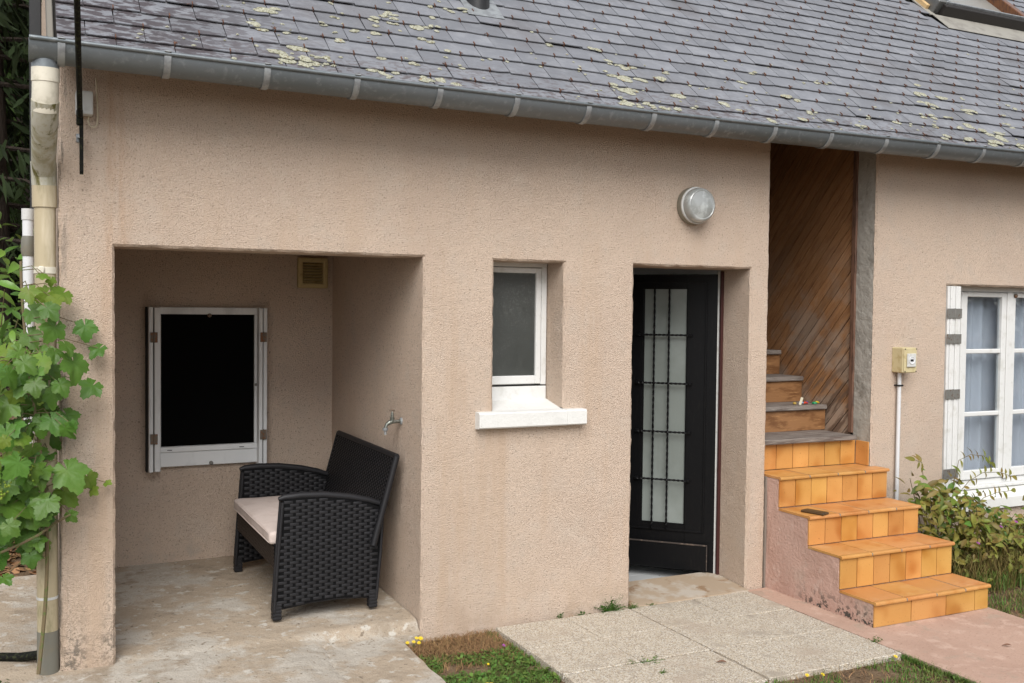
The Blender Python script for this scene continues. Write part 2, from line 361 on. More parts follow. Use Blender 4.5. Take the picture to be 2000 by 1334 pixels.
def fast_mesh(name, V, F, m, smooth=False):      # numpy verts (n,3), faces (m,k)
    me = bpy.data.meshes.new(name)
    me.vertices.add(len(V)); me.vertices.foreach_set('co', np.asarray(V, np.float32).ravel())
    F = np.asarray(F, np.int32); k = F.shape[1]
    me.loops.add(F.size); me.loops.foreach_set('vertex_index', F.ravel())
    me.polygons.add(len(F)); me.polygons.foreach_set('loop_start', np.arange(0, F.size, k, dtype=np.int32))
    me.update(calc_edges=True); me.validate()
    me.materials.append(MT[m])
    if smooth: me.polygons.foreach_set('use_smooth', [True]*len(me.polygons))
    return me
def frame_matrix(origin, x, y, z):
    mm = Matrix((x, y, z)).transposed().to_4x4(); mm.translation = origin; return mm

# ------------------------------------------------------------------ ground and paving
def jit(p, a=.0035):
    p = Vector(p)
    return p + noise.noise_vector(p*17)*a + noise.noise_vector(p*55)*a*.5
def grain(p):
    p = Vector(p)
    return p + noise.noise_vector(p*15)*.0012 + noise.noise_vector(p*70)*.0018
def seg(a, b, step):
    n = max(1, int(math.ceil(abs(b-a)/step-1e-6))); return [a+(b-a)*i/n for i in range(n+1)]
def grid_sheet(name, xs, ys, hf, m, kind='structure', skirt=0.0):
    nx, ny = len(xs), len(ys)
    V = [(x, y, hf(x, y)) for y in ys for x in xs]
    F = [(j*nx+i, j*nx+i+1, (j+1)*nx+i+1, (j+1)*nx+i) for j in range(ny-1) for i in range(nx-1)]
    if skirt:
        ring = [i for i in range(nx)]+[j*nx+nx-1 for j in range(1, ny)]+[(ny-1)*nx+i for i in range(nx-2, -1, -1)]+[j*nx for j in range(ny-2, 0, -1)]
        b = len(V); V += [(V[i][0], V[i][1], V[i][2]-skirt) for i in ring]; n = len(ring)
        F += [(ring[k], ring[(k+1) % n], b+(k+1) % n, b+k) for k in range(n)]
    mb = MB(); mb.v = V; mb.f = F
    o = mb.build(name, m, None, True); o['kind'] = kind
    return o
def ground_h(x, y):
    h = -.055 + (.022 if 1.7 < x < 4.2 and -1.75 < y < .2 else 0)
    if x < .1 and y > 1.9: h += min(.9, (y-1.9)*.13)      # bank rising behind the house corner
    near = abs(x-3) < 8 and -4 < y < 4
    return h + noise.noise(Vector((x*.8, y*.8, 0)))*(.018 if near else .06)
gx = seg(-70, -6, 8)[:-1]+seg(-6, 9, .25)[:-1]+seg(9, 70, 8)
gy = seg(-70, -4, 8)[:-1]+seg(-4, 5, .25)[:-1]+seg(5, 70, 5)
ground = grid_sheet('ground', gx, gy, ground_h, 'soil')

# concrete floor of the porch and its apron
def conc_h(x, y):
    st = 1/(1+math.exp(-(y-.03)/.012))                    # low step at the porch edge
    amt = .045*min(1, max(0, (x-1.15)/.35)) + .012
    h = .075 - amt + st*amt + max(0, y)*.012 - max(0, -y)*.022
    h += noise.noise(Vector((x*2.2, y*2.2, 3)))*.006 + noise.noise(Vector((x*9, y*9, 1)))*.0035
    # a crack running out of the porch
    cx = 1.40 + .10*math.sin(y*3.1) + .03*noise.noise(Vector((0, y*9, 5))) - (y-.1)*.12
    h -= .014*math.exp(-((x-cx)/.007)**2)*(1 if -1.0 < y < .22 else 0)
    return h
cxs = seg(-1.6, -.3, .08)[:-1]+seg(-.3, 1.9, .018)
cys = seg(-4.0, -1.2, .1)[:-1]+seg(-1.2, .4, .018)[:-1]+seg(.4, 1.76, .03)
def conc_edge(x, y):
    return conc_h(x, y)
V = []; 
for y in cys:
    for i, x in enumerate(cxs):
        xe = x
        lim = (1.765 - .03*y*0 + .012*noise.noise(Vector((y*7, 0, 2)))) if y < -.045 else 1.93
        xe = -1.6 + (x+1.6)/(1.9+1.6)*(lim+1.6) if x > 1.2 and y < -.045 else x
        if x > 1.2 and y < -.045: xe = 1.2+(x-1.2)/(.7)*(lim-1.2)
        V.append((xe, y, conc_h(x, y)))
nx, ny = len(cxs), len(cys)
F = [(j*nx+i, j*nx+i+1, (j+1)*nx+i+1, (j+1)*nx+i) for j in range(ny-1) for i in range(nx-1)]
b = len(V)
for j in range(ny): V.append((V[j*nx+nx-1][0]+.004, V[j*nx+nx-1][1], -.09))
F += [(j*nx+nx-1, b+j, b+j+1, (j+1)*nx+nx-1) for j in range(ny-1)]
mb = MB(); mb.v = V; mb.f = F
tag(mb.build('concrete_floor', 'concrete', None, True), kind='structure')

# exposed aggregate slabs
paving = MB().box(2.335, 4.075, -1.272, -.05, -.10, -.012).build('paving', 'soil'); paving['kind'] = 'structure'
pxs = [2.325, 2.772, 3.205, 3.655, 4.083]
pys = [-.045, -.438, -.832, -1.283]
big = {1, 2}
for i in range(4):
    for j in range(3):
        gx0 = .006 if i == 2 else .0022; gx1 = .006 if i == 1 else .0022
        gy0 = .0055 if j == 2 and i < 2 else .002; gy1 = .0055 if j == 1 and i < 2 else .002
        dz = random.uniform(-.002, .002) - (.004 if i < 2 and j == 2 else 0)
        bm_ = MB(); bm_.box(pxs[i]+gx0, pxs[i+1]-gx1, pys[j+1]+gy1, pys[j]-gy0, -.05, .0+dz, .003)
        o = bm_.build('paving_slab', 'aggregate', paving)

# pink concrete path
def path_h(x, y): return -.004 + noise.noise(Vector((x*3, y*3, 7)))*.004
grid_sheet('path', seg(4.093, 5.20, .09), seg(-6, -.012, .12), path_h, 'pink_path', skirt=.07)

# ------------------------------------------------------------------ house
house = thing('house', 'tan roughcast house with slate roof, porch recess and white framed windows', 'house', (2.2, 1, 0))
CH = .011
def wall_front(x0, x1, z0, z1, holes, step=.035, m='stucco', endL=None, endR=None):
    xs = {x0+(CH if endL else 0), x1-(CH if endR else 0)}; zs = {z0, z1}
    for h in holes:
        xs |= {h[0]-CH, h[1]+CH}; zs |= {h[2]-CH, h[3]+CH}
    zs = {z for z in zs if z >= z0}
    def fill(s):
        s = sorted(s); o = []
        for a, b_ in zip(s, s[1:]): o += seg(a, b_, step)[:-1]
        return o+[s[-1]]
    X, Z = fill(xs), fill(zs)
    mb = MB(); idx = {}
    def vid(i, j):
        if (i, j) not in idx: idx[i, j] = len(mb.v); mb.v.append(tuple(grain((X[i], 0, Z[j]))))
        return idx[i, j]
    for i in range(len(X)-1):
        for j in range(len(Z)-1):
            cx, cz = (X[i]+X[i+1])/2, (Z[j]+Z[j+1])/2
            if any(h[0]-CH < cx < h[1]+CH and h[2]-CH < cz < h[3]+CH for h in holes): continue
            mb.f.append((vid(i, j), vid(i+1, j), vid(i+1, j+1), vid(i, j+1)))
    def strip(o0, o1, i0, i1, depth, n=None):
        o0, o1, i0, i1 = map(Vector, (o0, o1, i0, i1))
        n = max(2, int((i1-i0).length/step)); ys = seg(CH, depth, .02 if depth < 3 else .08)
        rows = [[grain(o0.lerp(o1, k/n)) for k in range(n+1)]]
        for y in ys: rows.append([(jit(i0.lerp(i1, k/n)+Vector((0, y, 0)), .0045) if y == CH else grain(i0.lerp(i1, k/n)+Vector((0, y, 0)))) for k in range(n+1)])
        o = len(mb.v); mb.v += [tuple(p) for r_ in rows for p in r_]
        for a in range(len(rows)-1):
            for k in range(n): mb.f.append((o+a*(n+1)+k, o+a*(n+1)+k+1, o+(a+1)*(n+1)+k+1, o+(a+1)*(n+1)+k))
    for h in holes:
        a, b_, c, d, dl, dr, dt, db = h
        if dl: strip((a-CH, 0, c-CH), (a-CH, 0, d+CH), (a, 0, c), (a, 0, d), dl)
        if dr: strip((b_+CH, 0, c-CH), (b_+CH, 0, d+CH), (b_, 0, c), (b_, 0, d), dr)
        if dt: strip((a-CH, 0, d+CH), (b_+CH, 0, d+CH), (a, 0, d), (b_, 0, d), dt)
        if db: strip((a-CH, 0, c-CH), (b_+CH, 0, c-CH), (a, 0, c), (b_, 0, c), db)
    if endR: strip((x1-CH, 0, z0), (x1-CH, 0, z1), (x1, 0, z0), (x1, 0, z1), endR)
    if endL: strip((x0+CH, 0, z0), (x0+CH, 0, z1), (x0, 0, z0), (x0, 0, z1), endL)
    me = bpy.data.meshes.new('wall'); me.from_pydata(mb.v, [], mb.f); me.materials.append(MT[m]); smooth_by_angle(me, 35)
    return link('wall', me, house)
REC = (.372, 1.905, -.1, 2.035)
wall_front(.135, 4.246, -.1, 2.985,
    [(.372, 1.905, -.1, 2.035, 1.76, 1.76, .22, 0), (2.32, 2.762, 1.20, 2.03, .24, .24, .24, 0), (3.232, 4.100, -.1, 2.03, .30, .30, .30, 0)],
    endL=7.0, endR=.3, step=.014)
wall_front(5.153, 12.0, -.1, 2.985, [(5.846, 8.6, .36, 1.963, .30, .30, .30, 0)], m='stucco_plain', endL=.012, step=.019)
# porch inside: back wall, ceiling
def sheet(xa, xb, za, zb, y, step=.02, m='stucco_plain', name='back_wall', par=None):
    X, Z = seg(xa, xb, step), seg(za, zb, step); mb = MB(); n = len(X)
    mb.v = [tuple(grain((x, y, z))) for z in Z for x in X]
    mb.f = [(j*n+i, j*n+i+1, (j+1)*n+i+1, (j+1)*n+i) for j in range(len(Z)-1) for i in range(n-1)]
    me = bpy.data.meshes.new(name); me.from_pydata(mb.v, [], mb.f); me.materials.append(MT[m]); smooth_by_angle(me, 35)
    return link(name, me, par or house)
sheet(.36, 1.92, -.1, 2.4, 1.757)
MB().box(.30, 1.905, .221, 1.80, 2.30, 2.36).build('porch_ceiling', 'stucco_plain', house)
mb = MB()
mb.box(.30, .371, .221, 1.8, 2.02, 2.31).box(1.906, 1.96, .221, 1.8, 2.02, 2.31)
mb.box(.30, 1.98, .2215, .24, 2.036, 2.31)
mb.build('porch_upper_wall', 'stucco_plain', house)
# shell that keeps daylight out of the inside
mb = MB()
mb.box(.15, 12, 6.9, 7.0, -.2, 3.0); mb.box(11.9, 12, .31, 6.9, -.2, 3.2)
mb.box(1.92, 1.99, .31, 1.8, -.2, 2.36); mb.box(.37, 1.99, 1.80, 1.88, -.2, 3.05)
mb.box(4.16, 4.244, .31, 6.9, -.6, 3.0)          # wall between bathroom and stair
mb.box(.2, 4.16, 2.95, 3.05, -.6, 3.0)
mb.box(.2, 4.16, .31, 3.0, 2.42, 2.5)
mb.box(5.28, 12, 2.95, 3.05, -.2, 3.0)
mb.prism([(.2,-.1),(6.9,-.1),(6.9,9.1),(.2,3.17)], 0, 5.20, 5.27)
mb.box(5.27, 11.9, .31, 3.0, 2.5, 2.56)
mb.box(4.244, 5.2, 3.4, 3.5, .5, 6.05)
mb.prism([(.31,2.9),(3.4,2.9),(3.4,6.05),(.31,3.26)], 0, 4.17, 4.243)
mb.build('inner_wall', 'room', house)
mb = MB(); mb.box(1.995, 4.155, 2.92, 2.945, -.02, 2.2); mb.box(4.13, 4.155, .37, 2.9, -.10, 2.2); mb.box(1.995, 2.02, .37, 2.9, -.02, 2.2); mb.build('inner_wall', 'room_white', house)
fl_ = MB().box(1.99, 4.125, .345, 2.95, -.10, -.034).build('inner_floor', 'mortar', house)
for i in range(7):
    for j in range(8): MB().box(2.03+i*.302, 2.03+i*.302+.298, .346+j*.302, .346+j*.302+.298, -.033, -.026, .001).build('floor_tile', 'cabinet', fl_)
MB().box(1.99, 4.15, .32, 2.94, 2.22, 2.40).build('inner_ceiling', 'room_white', house)
MB().box(5.29, 11.8, .4, 2.9, -.1, .06).build('inner_floor', 'room', house)

# ---------------- roof
A = R(42)
RU = Vector((0, math.cos(A), math.sin(A))); RN = Vector((0, -math.sin(A), math.cos(A))); RX = Vector((1, 0, 0))
R0 = Vector((0, -.32, 2.866))
def RP(x, u, h=0): return R0 + RX*x + RU*u + RN*h
def roof_box(mb, x0, x1, u0, u1, h0, h1, b=0):
    return mb.box(x0, x1, u0, u1, h0, h1, b, frame_matrix(R0, RX, RU, RN))
mb = MB(); roof_box(mb, .10, 12.2, .03, 8.6, -.06, -.012)
roof = mb.build('roof', 'dark_gap', house)
mb = MB(); mb.box(.10, 12.2, 6.2, 12, 8.5, 8.55)
ridge = RP(0, 8.6)
mb = MB(); mb.v = [(.10, ridge.y, ridge.z), (12.2, ridge.y, ridge.z), (12.2, 12.5, 2.9), (.10, 12.5, 2.9)]; mb.f = [(0, 1, 2, 3)]
mb.prism([(ridge.y-.02, ridge.z-.05), (ridge.y, ridge.z), (12.5, 2.95), (12.5, 2.88)], 0, .10, 12.2)
mb.build('rear_slope', 'slate', roof)
mb = MB(); mb.prism([(-.03, 2.95), (7.0, 2.9), (12.3, 2.9), (ridge.y, ridge.z-.08)], 0, .15, .2)
mb.prism([(-.03, 2.95), (7.0, 2.9), (12.3, 2.9), (ridge.y, ridge.z-.08)], 0, 12.0, 12.05)
mb.build('gable', 'stucco_plain', house)
mb = MB(); roof_box(mb, .086, .110, -.02, 8.6, -.12, .012, .004)
mb.build('verge_board', 'verge', roof)
# eaves board
MB().box(.13, 12, -.22, -.02, 2.925, 2.965).build('eaves_board', 'trim_wood', house)

def slate_mesh(k):
    rr = random.Random(k); mb = MB(); w_ = .2405; l = .235; t = .0055; n = 5
    top = []; 
    for s_ in (0, 1):
        for i in range(n):
            x = -w_/2+w_*i/(n-1)
            y = (0 if s_ == 0 else l) + (rr.uniform(-.003, .003) if s_ == 0 else 0)
            if s_ == 0 and i in (0, n-1): y += rr.choice((0, 0, .004, .008))
            top.append((x+rr.uniform(-.0012, .0012), y))
    vs = [(x, y, t) for x, y in top]+[(x, y, 0) for x, y in top]
    q = len(top); fs = []
    for i in range(n-1):
        fs += [(i, i+1, n+i+1, n+i), (q+i, q+n+i, q+n+i+1, q+i+1), (i, q+i, q+i+1, i+1)]
    fs += [(0, n, q+n, q), (n-1, q+n-1, q+2*n-1, 2*n-1)]
    mb.add(vs, fs); return mb.mesh('slate', 'slate')
SM = [slate_mesh(k) for k in range(7)]
EXPO, SW = .1355, .2455
def to_px(p):
    q = p-CAMP; z = q.dot(fw); return (512+998.4*q.dot(r2)/z, 341.5+998.4*q.dot(d2)/z, z)
slots = []
SKY = (7.16, 8.50, 2.02, 4.0)                            # hole for the roof window (x, u)
tilt = math.atan(.0095/EXPO)
for c in range(0, 46):
    u = -.065 + c*EXPO
    for k in range(-1, 50):
        x = .235 + (k+(.5 if c % 2 else 0))*SW
        if x < .1 or x > 12.1: continue
        if SKY[0]-.14 < x < SKY[1]+.14 and SKY[2]-.10 < u < SKY[3]: continue
        px, py, z = to_px(RP(x, u+.06))
        vis = -15 < px < 1040 and -12 < py < 240
        slots.append((z if vis else 99+z, x, u, c))
slots.sort()
rest = MB(); hooks = MB(); nind = 0
for z, x, u, c in slots:
    k = random.randrange(7)
    yawj = random.gauss(0, .006); du = random.gauss(0, .0025)
    lift = abs(random.gauss(0, .0016)) + (.006 if random.random() < .03 else 0)
    ux = RX*math.cos(yawj)+RU*math.sin(yawj); uu = RU*math.cos(yawj)-RX*math.sin(yawj)
    t2 = -(tilt+lift/.2)
    uy = (uu*math.cos(t2)+RN*math.sin(t2)).normalized(); un = ux.cross(uy)
    mw = frame_matrix(RP(x, u+du, .0125+lift), ux, uy, un)
    xl = .12 - (x-SW/2)
    if xl > .002:                                        # cut slates at the verge
        sxx = (SW-xl)/SW
        mw = frame_matrix(RP(x+xl/2, u+du, .0125+lift), ux*sxx, uy, un)
    if nind < 300 and z < 99:
        link('slate', SM[k], roof, mw); nind += 1
    else:
        me = SM[k]; rest.add([mw @ v.co for v in me.vertices], [tuple(p.vertices) for p in me.polygons])
    if z < 99 and xl < 0:
        hh = .0125+.0075+lift
        M2 = frame_matrix(RP(x+random.gauss(0, .004), u+du, hh), RX, RU, RN)
        hooks.box(-.0022, .0022, -.006, .020, -.016, .0035, 0, M2)
        if random.random() < .3:
            for q in range(random.randint(1, 3)):
                M3 = frame_matrix(RP(x+random.gauss(0, .012), u+du+random.gauss(.006, .006), hh), RX, RU, RN) @ Matrix.Rotation(random.uniform(0, 6), 4, 'Z')
                hooks.box(-.0012, .0012, -.009, .009, 0, .002, 0, M3)
me = rest.mesh('slates_far', 'slate'); o = link('slates_far', me, roof); o['kind'] = 'stuff'
o = hooks.build('slate_hooks', 'rust', roof); o['kind'] = 'stuff'
# lichen rosettes growing on the slates
LICHEN=[ (1.09,0.52,0.041),(1.14,0.56,0.029),(1.14,0.51,0.029),(1.03,0.37,0.040),(1.06,0.33,0.029),(1.16,0.33,0.023),(1.02,0.41,0.017),(1.13,0.08,0.041),(1.18,0.05,0.053),(1.23,0.06,0.042),(1.09,0.12,0.029),(1.21,0.18,0.036),(1.17,0.19,0.024),(1.28,0.12,0.021),(1.33,0.11,0.027),(1.33,0.06,0.018),(1.24,0.29,0.024),(1.46,0.57,0.018),(1.71,0.62,0.031),(1.82,0.7,0.031),(1.82,0.65,0.038),(1.8,0.6,0.031),(1.66,0.53,0.031),(1.66,0.46,0.031),(1.77,0.66,0.025),(1.95,0.59,0.038),(2.01,0.61,0.038),(2.05,0.59,0.032),(2.06,0.74,0.032),(2.1,0.87,0.019),(1.93,0.46,0.026),(1.97,0.44,0.026),(1.64,0.2,0.025),(1.6,0.05,0.031),(1.67,0.06,0.025),(1.81,0.17,0.029),(1.84,0.03,0.038),(1.82,0.02,0.032),(1.93,0.04,0.032),(1.99,0.01,0.026),(2.05,0.35,0.026),(2.06,0.2,0.020),(1.81,0.18,0.022),(1.44,0.32,0.024),(1.56,0.44,0.025),(2.22,0.86,0.032),(2.31,0.88,0.033),(3.07,0.61,0.032),(2.76,0.6,0.021),(3.16,0.47,0.028),(3.2,0.46,0.043),(3.3,0.47,0.029),(3.06,0.33,0.035),(3.16,0.32,0.043),(3.27,0.33,0.043),(3.42,0.35,0.036),(3.51,0.45,0.026),(3.02,0.21,0.035),(3.08,0.18,0.043),(3.15,0.18,0.036),(3.0,0.06,0.028),(3.04,0.02,0.043),(3.09,0.02,0.029),(3.18,0.04,0.029),(3.29,0.02,0.029),(3.38,0.03,0.029),(3.47,0.19,0.037),(3.54,0.07,0.030),(3.8,0.14,0.034),(3.85,0.09,0.026),(4.09,0.47,0.027),(4.27,0.62,0.027),(4.36,0.34,0.039),(4.46,0.33,0.035),(4.46,0.2,0.035),(4.52,0.19,0.027),(4.33,0.07,0.039),(4.82,0.61,0.024),(4.91,0.62,0.024),(4.57,0.11,0.028),(4.05,0.03,0.031),(4.97,0.2,0.020),(4.82,0.08,0.028),(5.23,0.19,0.033),(5.91,0.79,0.041),(5.82,0.65,0.049),(5.75,0.53,0.050),(5.82,0.49,0.041),(6.02,0.64,0.037),(6.14,0.5,0.050),(6.23,0.48,0.034),(5.58,0.33,0.033),(5.7,0.35,0.037),(5.85,0.35,0.033),(5.59,0.21,0.033),(5.84,0.22,0.034),(5.99,0.28,0.042),(6.09,0.22,0.059),(6.18,0.19,0.060),(6.19,0.15,0.034),(5.59,0.08,0.042),(5.82,0.08,0.042),(6.02,0.08,0.060),(6.12,0.07,0.043),(6.31,0.08,0.039),(6.48,0.36,0.034),(6.78,0.67,0.026),(6.8,0.62,0.026),(6.55,0.5,0.026),(6.28,0.67,0.025),(1.0,0.58,0.014),(1.47,0.73,0.015),(1.39,0.47,0.018),(1.43,0.4,0.018) ]
def blob(mb, M, r, sx, sy, h=.004, rr=random):
    n = 13; ph = rr.uniform(0, 6)
    rad = [r*(1+.28*math.sin(2*2*PI*i/n+ph)*.5+rr.uniform(-.22, .22)) for i in range(n)]
    vs = [Vector((0, 0, h*1.2))]
    for f_, hh in ((.62, h*1.1), (1.0, .0004)):
        for i in range(n):
            a = 2*PI*i/n; vs.append(Vector((math.cos(a)*rad[i]*f_*sx, math.sin(a)*rad[i]*f_*sy, hh+(rr.uniform(-.0012, .0012) if f_ < 1 else 0))))
    fs = [(0, 1+i, 1+(i+1) % n) for i in range(n)]+[(1+i, 1+n+i, 1+n+(i+1) % n, 1+(i+1) % n) for i in range(n)]
    mb.add([M @ v for v in vs], fs)
mb = MB(); rl = random.Random(5)
def slate_h(u):
    f_ = ((u+.065) % EXPO)/EXPO
    return .0125+.0065-.0095*f_+.0015
for x, u, s_ in LICHEN:
    x *= .98
    for q in range(rl.randint(2, 4)):
        xx = x+rl.gauss(0, s_*.45); uu = max(-.03, u+rl.gauss(0, s_*.35)); rr_ = s_*rl.uniform(.34, .74)
        M2 = frame_matrix(RP(xx, uu, slate_h(uu)+.001), RX, (RU*math.cos(-tilt)+RN*math.sin(-tilt)).normalized(), RN) @ Matrix.Rotation(rl.uniform(-.3, .3), 4, 'Z')
        blob(mb, M2, rr_, rl.uniform(1.0, 1.7), rl.uniform(.65, 1.0), .0045, rl)
for q in range(150):
    xx = rl.uniform(.4, 7); uu = abs(rl.gauss(0, .45))
    M2 = frame_matrix(RP(xx, uu, slate_h(uu)+.0008), RX, RU, RN); blob(mb, M2, rl.uniform(.004, .012), 1.2, .9, .003, rl)
o = mb.build('lichen', 'lichen', roof, True); o['kind'] = 'stuff'
# vent pipe through the roof
vent = MB().lathe([(.072, -.05), (.072, .10), (.076, .10), (.076, .115), (.060, .12), (.060, .30), (.085, .31), (.085, .38), (.02, .40)], 24, Matrix.Translation(RP(2.39, 1.0))).build('vent_pipe', 'black', house, True)
mb = MB(); roof_box(mb, 2.28, 2.51, .845, 1.12, .016, .021, .002); mb.build('flashing', 'zinc_light', vent)
# roof window
sx0, sx1, su0, su1 = 7.25, 8.40, 2.26, 3.7
mb = MB(); roof_box(mb, sx0+.02, sx1-.02, su0+.05, su1-.05, .02, .045)
sk = mb.build('roof_window', 'skylight_glass', house)
mb = MB(); roof_box(mb, sx0, sx1, su0-.012, su0+.035, 0, .11, .006); mb.build('bottom_rail', 'skylight_dark', sk)
mb = MB(); roof_box(mb, sx0+.03, sx1-.03, su0+.036, su0+.05, .04, .13, .003); mb.build('rail_edge', 'zinc_light', sk)
mb = MB(); roof_box(mb, sx0-.06, sx0+.05, su0+.04, su1+.3, 0, .125, .006); mb.build('side_cladding', 'skylight_clad', sk)
mb = MB(); roof_box(mb, sx0+.052, sx0+.066, su0+.04, su1+.3, .06, .14, .003); mb.build('rail_edge', 'zinc_light', sk)
mb = MB(); roof_box(mb, sx1-.10, sx1-.02, su0+.04, su1+.3, 0, .13, .006); mb.build('side_frame', 'skylight_wood', sk)
mb = MB(); roof_box(mb, sx1-.018, sx1+.03, su0+.04, su1+.3, 0, .11, .006); mb.build('side_cladding', 'skylight_dark', sk)
mb = MB(); roof_box(mb, sx1+.032, sx1+.10, su0+.0, su1+.3, 0, .06, .006); mb.build('side_frame', 'skylight_wood', sk)
mb = MB(); roof_box(mb, sx0-.10, sx0-.062, su0+.10, su1+.3, .0, .05, .005); mb.build('side_batten', 'pale_wood', sk)
mb = MB(); roof_box(mb, sx0-.115, sx1+.12, su0-.262, su0-.014, .014, .020, .002); roof_box(mb, sx0-.13, sx0-.05, su0-.014, su1, .004, .012); mb.build('flashing', 'flashing', sk)

# ---------------- gutter
def sag(x): return .0018*(x-2.9)**2 if x < 6.3 else .0208+.0122*(x-6.3)*.5
GY, GZ, GR = -.322, 2.842, .081
def gutter_sec(x, r, a0, a1, n, z0=0):
    return [Vector((x, GY-r*math.cos(a0+(a1-a0)*k/n), GZ+sag(x)+z0-r*math.sin(a0+(a1-a0)*k/n))) for k in range(n+1)]
mb = MB(); X = seg(.016, 12.1, .25); n = 16; rows = []
for x in X: rows.append(gutter_sec(x, GR, 0, PI, n)+gutter_sec(x, GR-.003, PI, 0, n))
k_ = len(rows[0])
mb.v = [tuple(p) for r_ in rows for p in r_]
mb.f = [(i*k_+j, i*k_+(j+1) % k_, (i+1)*k_+(j+1) % k_, (i+1)*k_+j) for i in range(len(X)-1) for j in range(k_)]
gut = mb.build('gutter', 'zinc', house, True)
mb = MB(); mb.tube([(x, GY-GR-.004, GZ+sag(x)+.002) for x in X], .0095, 10); mb.build('gutter_lip', 'zinc', gut, True)
c = gutter_sec(.014, GR, 0, PI, n); mb = MB(); mb.v = [tuple(p) for p in c]+[(p.x+.004, p.y, p.z) for p in c]
mb.f = [tuple(range(n+1)), tuple(range(2*n+1, n, -1))]+[(i, i+1, n+2+i, n+1+i) for i in range(n)]
mb.build('end_cap', 'zinc', gut)
for i, x in enumerate([.14, .57, 1.01, 1.44, 1.87, 2.30, 2.73, 3.15, 3.58, 4.01, 4.45, 4.91, 5.37, 5.80, 6.24, 6.68]):
    x *= .98
    mb = MB(); rows = []
    for xx in (x-.0145, x+.0145):
        rows.append(gutter_sec(xx, GR+.0065, -.16, PI, n)+gutter_sec(xx, GR+.001, PI, -.16, n))
    k_ = len(rows[0]); mb.v = [tuple(p) for r_ in rows for p in r_]
    mb.f = [(j, (j+1) % k_, k_+(j+1) % k_, k_+j) for j in range(k_)]+[tuple(range(k_)), tuple(range(2*k_-1, k_-1, -1))]
    mb.box(x-.0145, x+.0145, GY-GR-.018, GY-GR+.01, GZ+sag(x)+.0075, GZ+sag(x)+.014, .002)
    mb.build('gutter_bracket', 'zinc_light', gut, True)

# ---------------- downpipe at the corner
dp = MB().tube([(.078, .03, 2.30), (.084, .03, .11)], .0455, 20).build('downpipe', 'pvc', house, True)
MB().tube([(.078, GY+.01, 2.80), (.078, GY+.012, 2.745)], .054, 20).build('pipe_outlet', 'zinc', dp, True)
MB().tube([(.078, GY+.012, 2.757), (.078, GY+.016, 2.70)], .0555, 20).build('pipe_collar', 'pvc_pale', dp, True)
MB().tube([(.078, GY+.016, 2.702), (.077, GY+.02, 2.64), (.076, GY+.045, 2.585)], [.0525, .0525, .053], 20).build('pipe_elbow', 'pvc_pale', dp, True)
MB().tube([(.077, GY+.028, 2.625), (.075, GY+.07, 2.54), (.074, -.04, 2.42), (.075, .018, 2.36)], [.0555, .0535, .051, .052], 20).build('pipe_offset', 'pvc_moss', dp, True)
MB().tube([(.074, .0, 2.40), (.0755, .026, 2.35), (.077, .03, 2.30)], [.054, .0535, .053], 20).build('pipe_elbow', 'pvc_moss', dp, True)
MB().tube([(.077, .03, 2.325), (.078, .03, 2.20)], .0525, 20).build('pipe_collar', 'pvc', dp, True)
mb = MB().tube([(.080, .03, 1.93), (.080, .03, 1.90)], .0495, 20); mb.box(.05, .075, -.03, -.005, 1.90, 1.932, .004)
mb.build('pipe_clamp', 'pvc_pale', dp, True)
MB().tube([(.083, .03, .42), (.083, .03, .408)], .0475, 20).build('pipe_clamp', 'grey_plastic', dp, True)
MB().tube([(.084, .03, .26), (.085, .03, .06)], .047, 20).build('pipe_shoe', 'pvc_grey', dp, True)

# ---------------- small frosted window
sw = MB().box(2.33, 2.688, .215, .222, 1.372, 1.974).build('window', 'frosted', house); sw['label'] = 'narrow frosted window in a deep reveal'
mb = MB(); mb.box(2.26, 2.757, .200, .26, 2.006, 2.05, .003); mb.box(2.722, 2.757, .2005, .26, 1.32, 2.006, .003); mb.box(2.26, 2.32, .2005, .26, 1.32, 2.0, .003); mb.build('frame', 'white_paint', sw)
mb = MB(); mb.box(2.685, 2.719, .196, .23, 1.325, 2.003, .004); mb.box(2.32, 2.685, .1965, .23, 1.972, 2.003, .004); mb.box(2.32, 2.685, .1965, .23, 1.325, 1.374, .004); mb.box(2.30, 2.334, .1965, .23, 1.375, 1.971, .004); mb.build('sash', 'white_paint', sw)
mb = MB(); mb.box(2.30, 2.757, .198, .26, 1.20, 1.312, .003); mb.build('bottom_panel', 'white_paint', sw)
mb = MB(); mb.prism([(.21, 1.238), (.02, 1.196), (-.05, 1.192), (-.058, 1.185), (-.058, 1.112), (-.05, 1.104), (.02, 1.10), (.21, 1.10)], 0, 2.322, 2.760)
mb.prism([(.006, 1.195), (-.05, 1.1935), (-.0595, 1.185), (-.0595, 1.112), (-.05, 1.1045), (.006, 1.1005)], 0, 2.214, 2.3215)
mb.prism([(.006, 1.195), (-.05, 1.1935), (-.0595, 1.185), (-.0595, 1.112), (-.05, 1.1045), (.006, 1.1005)], 0, 2.7605, 2.888)
mb.build('sill', 'white_sill', sw)

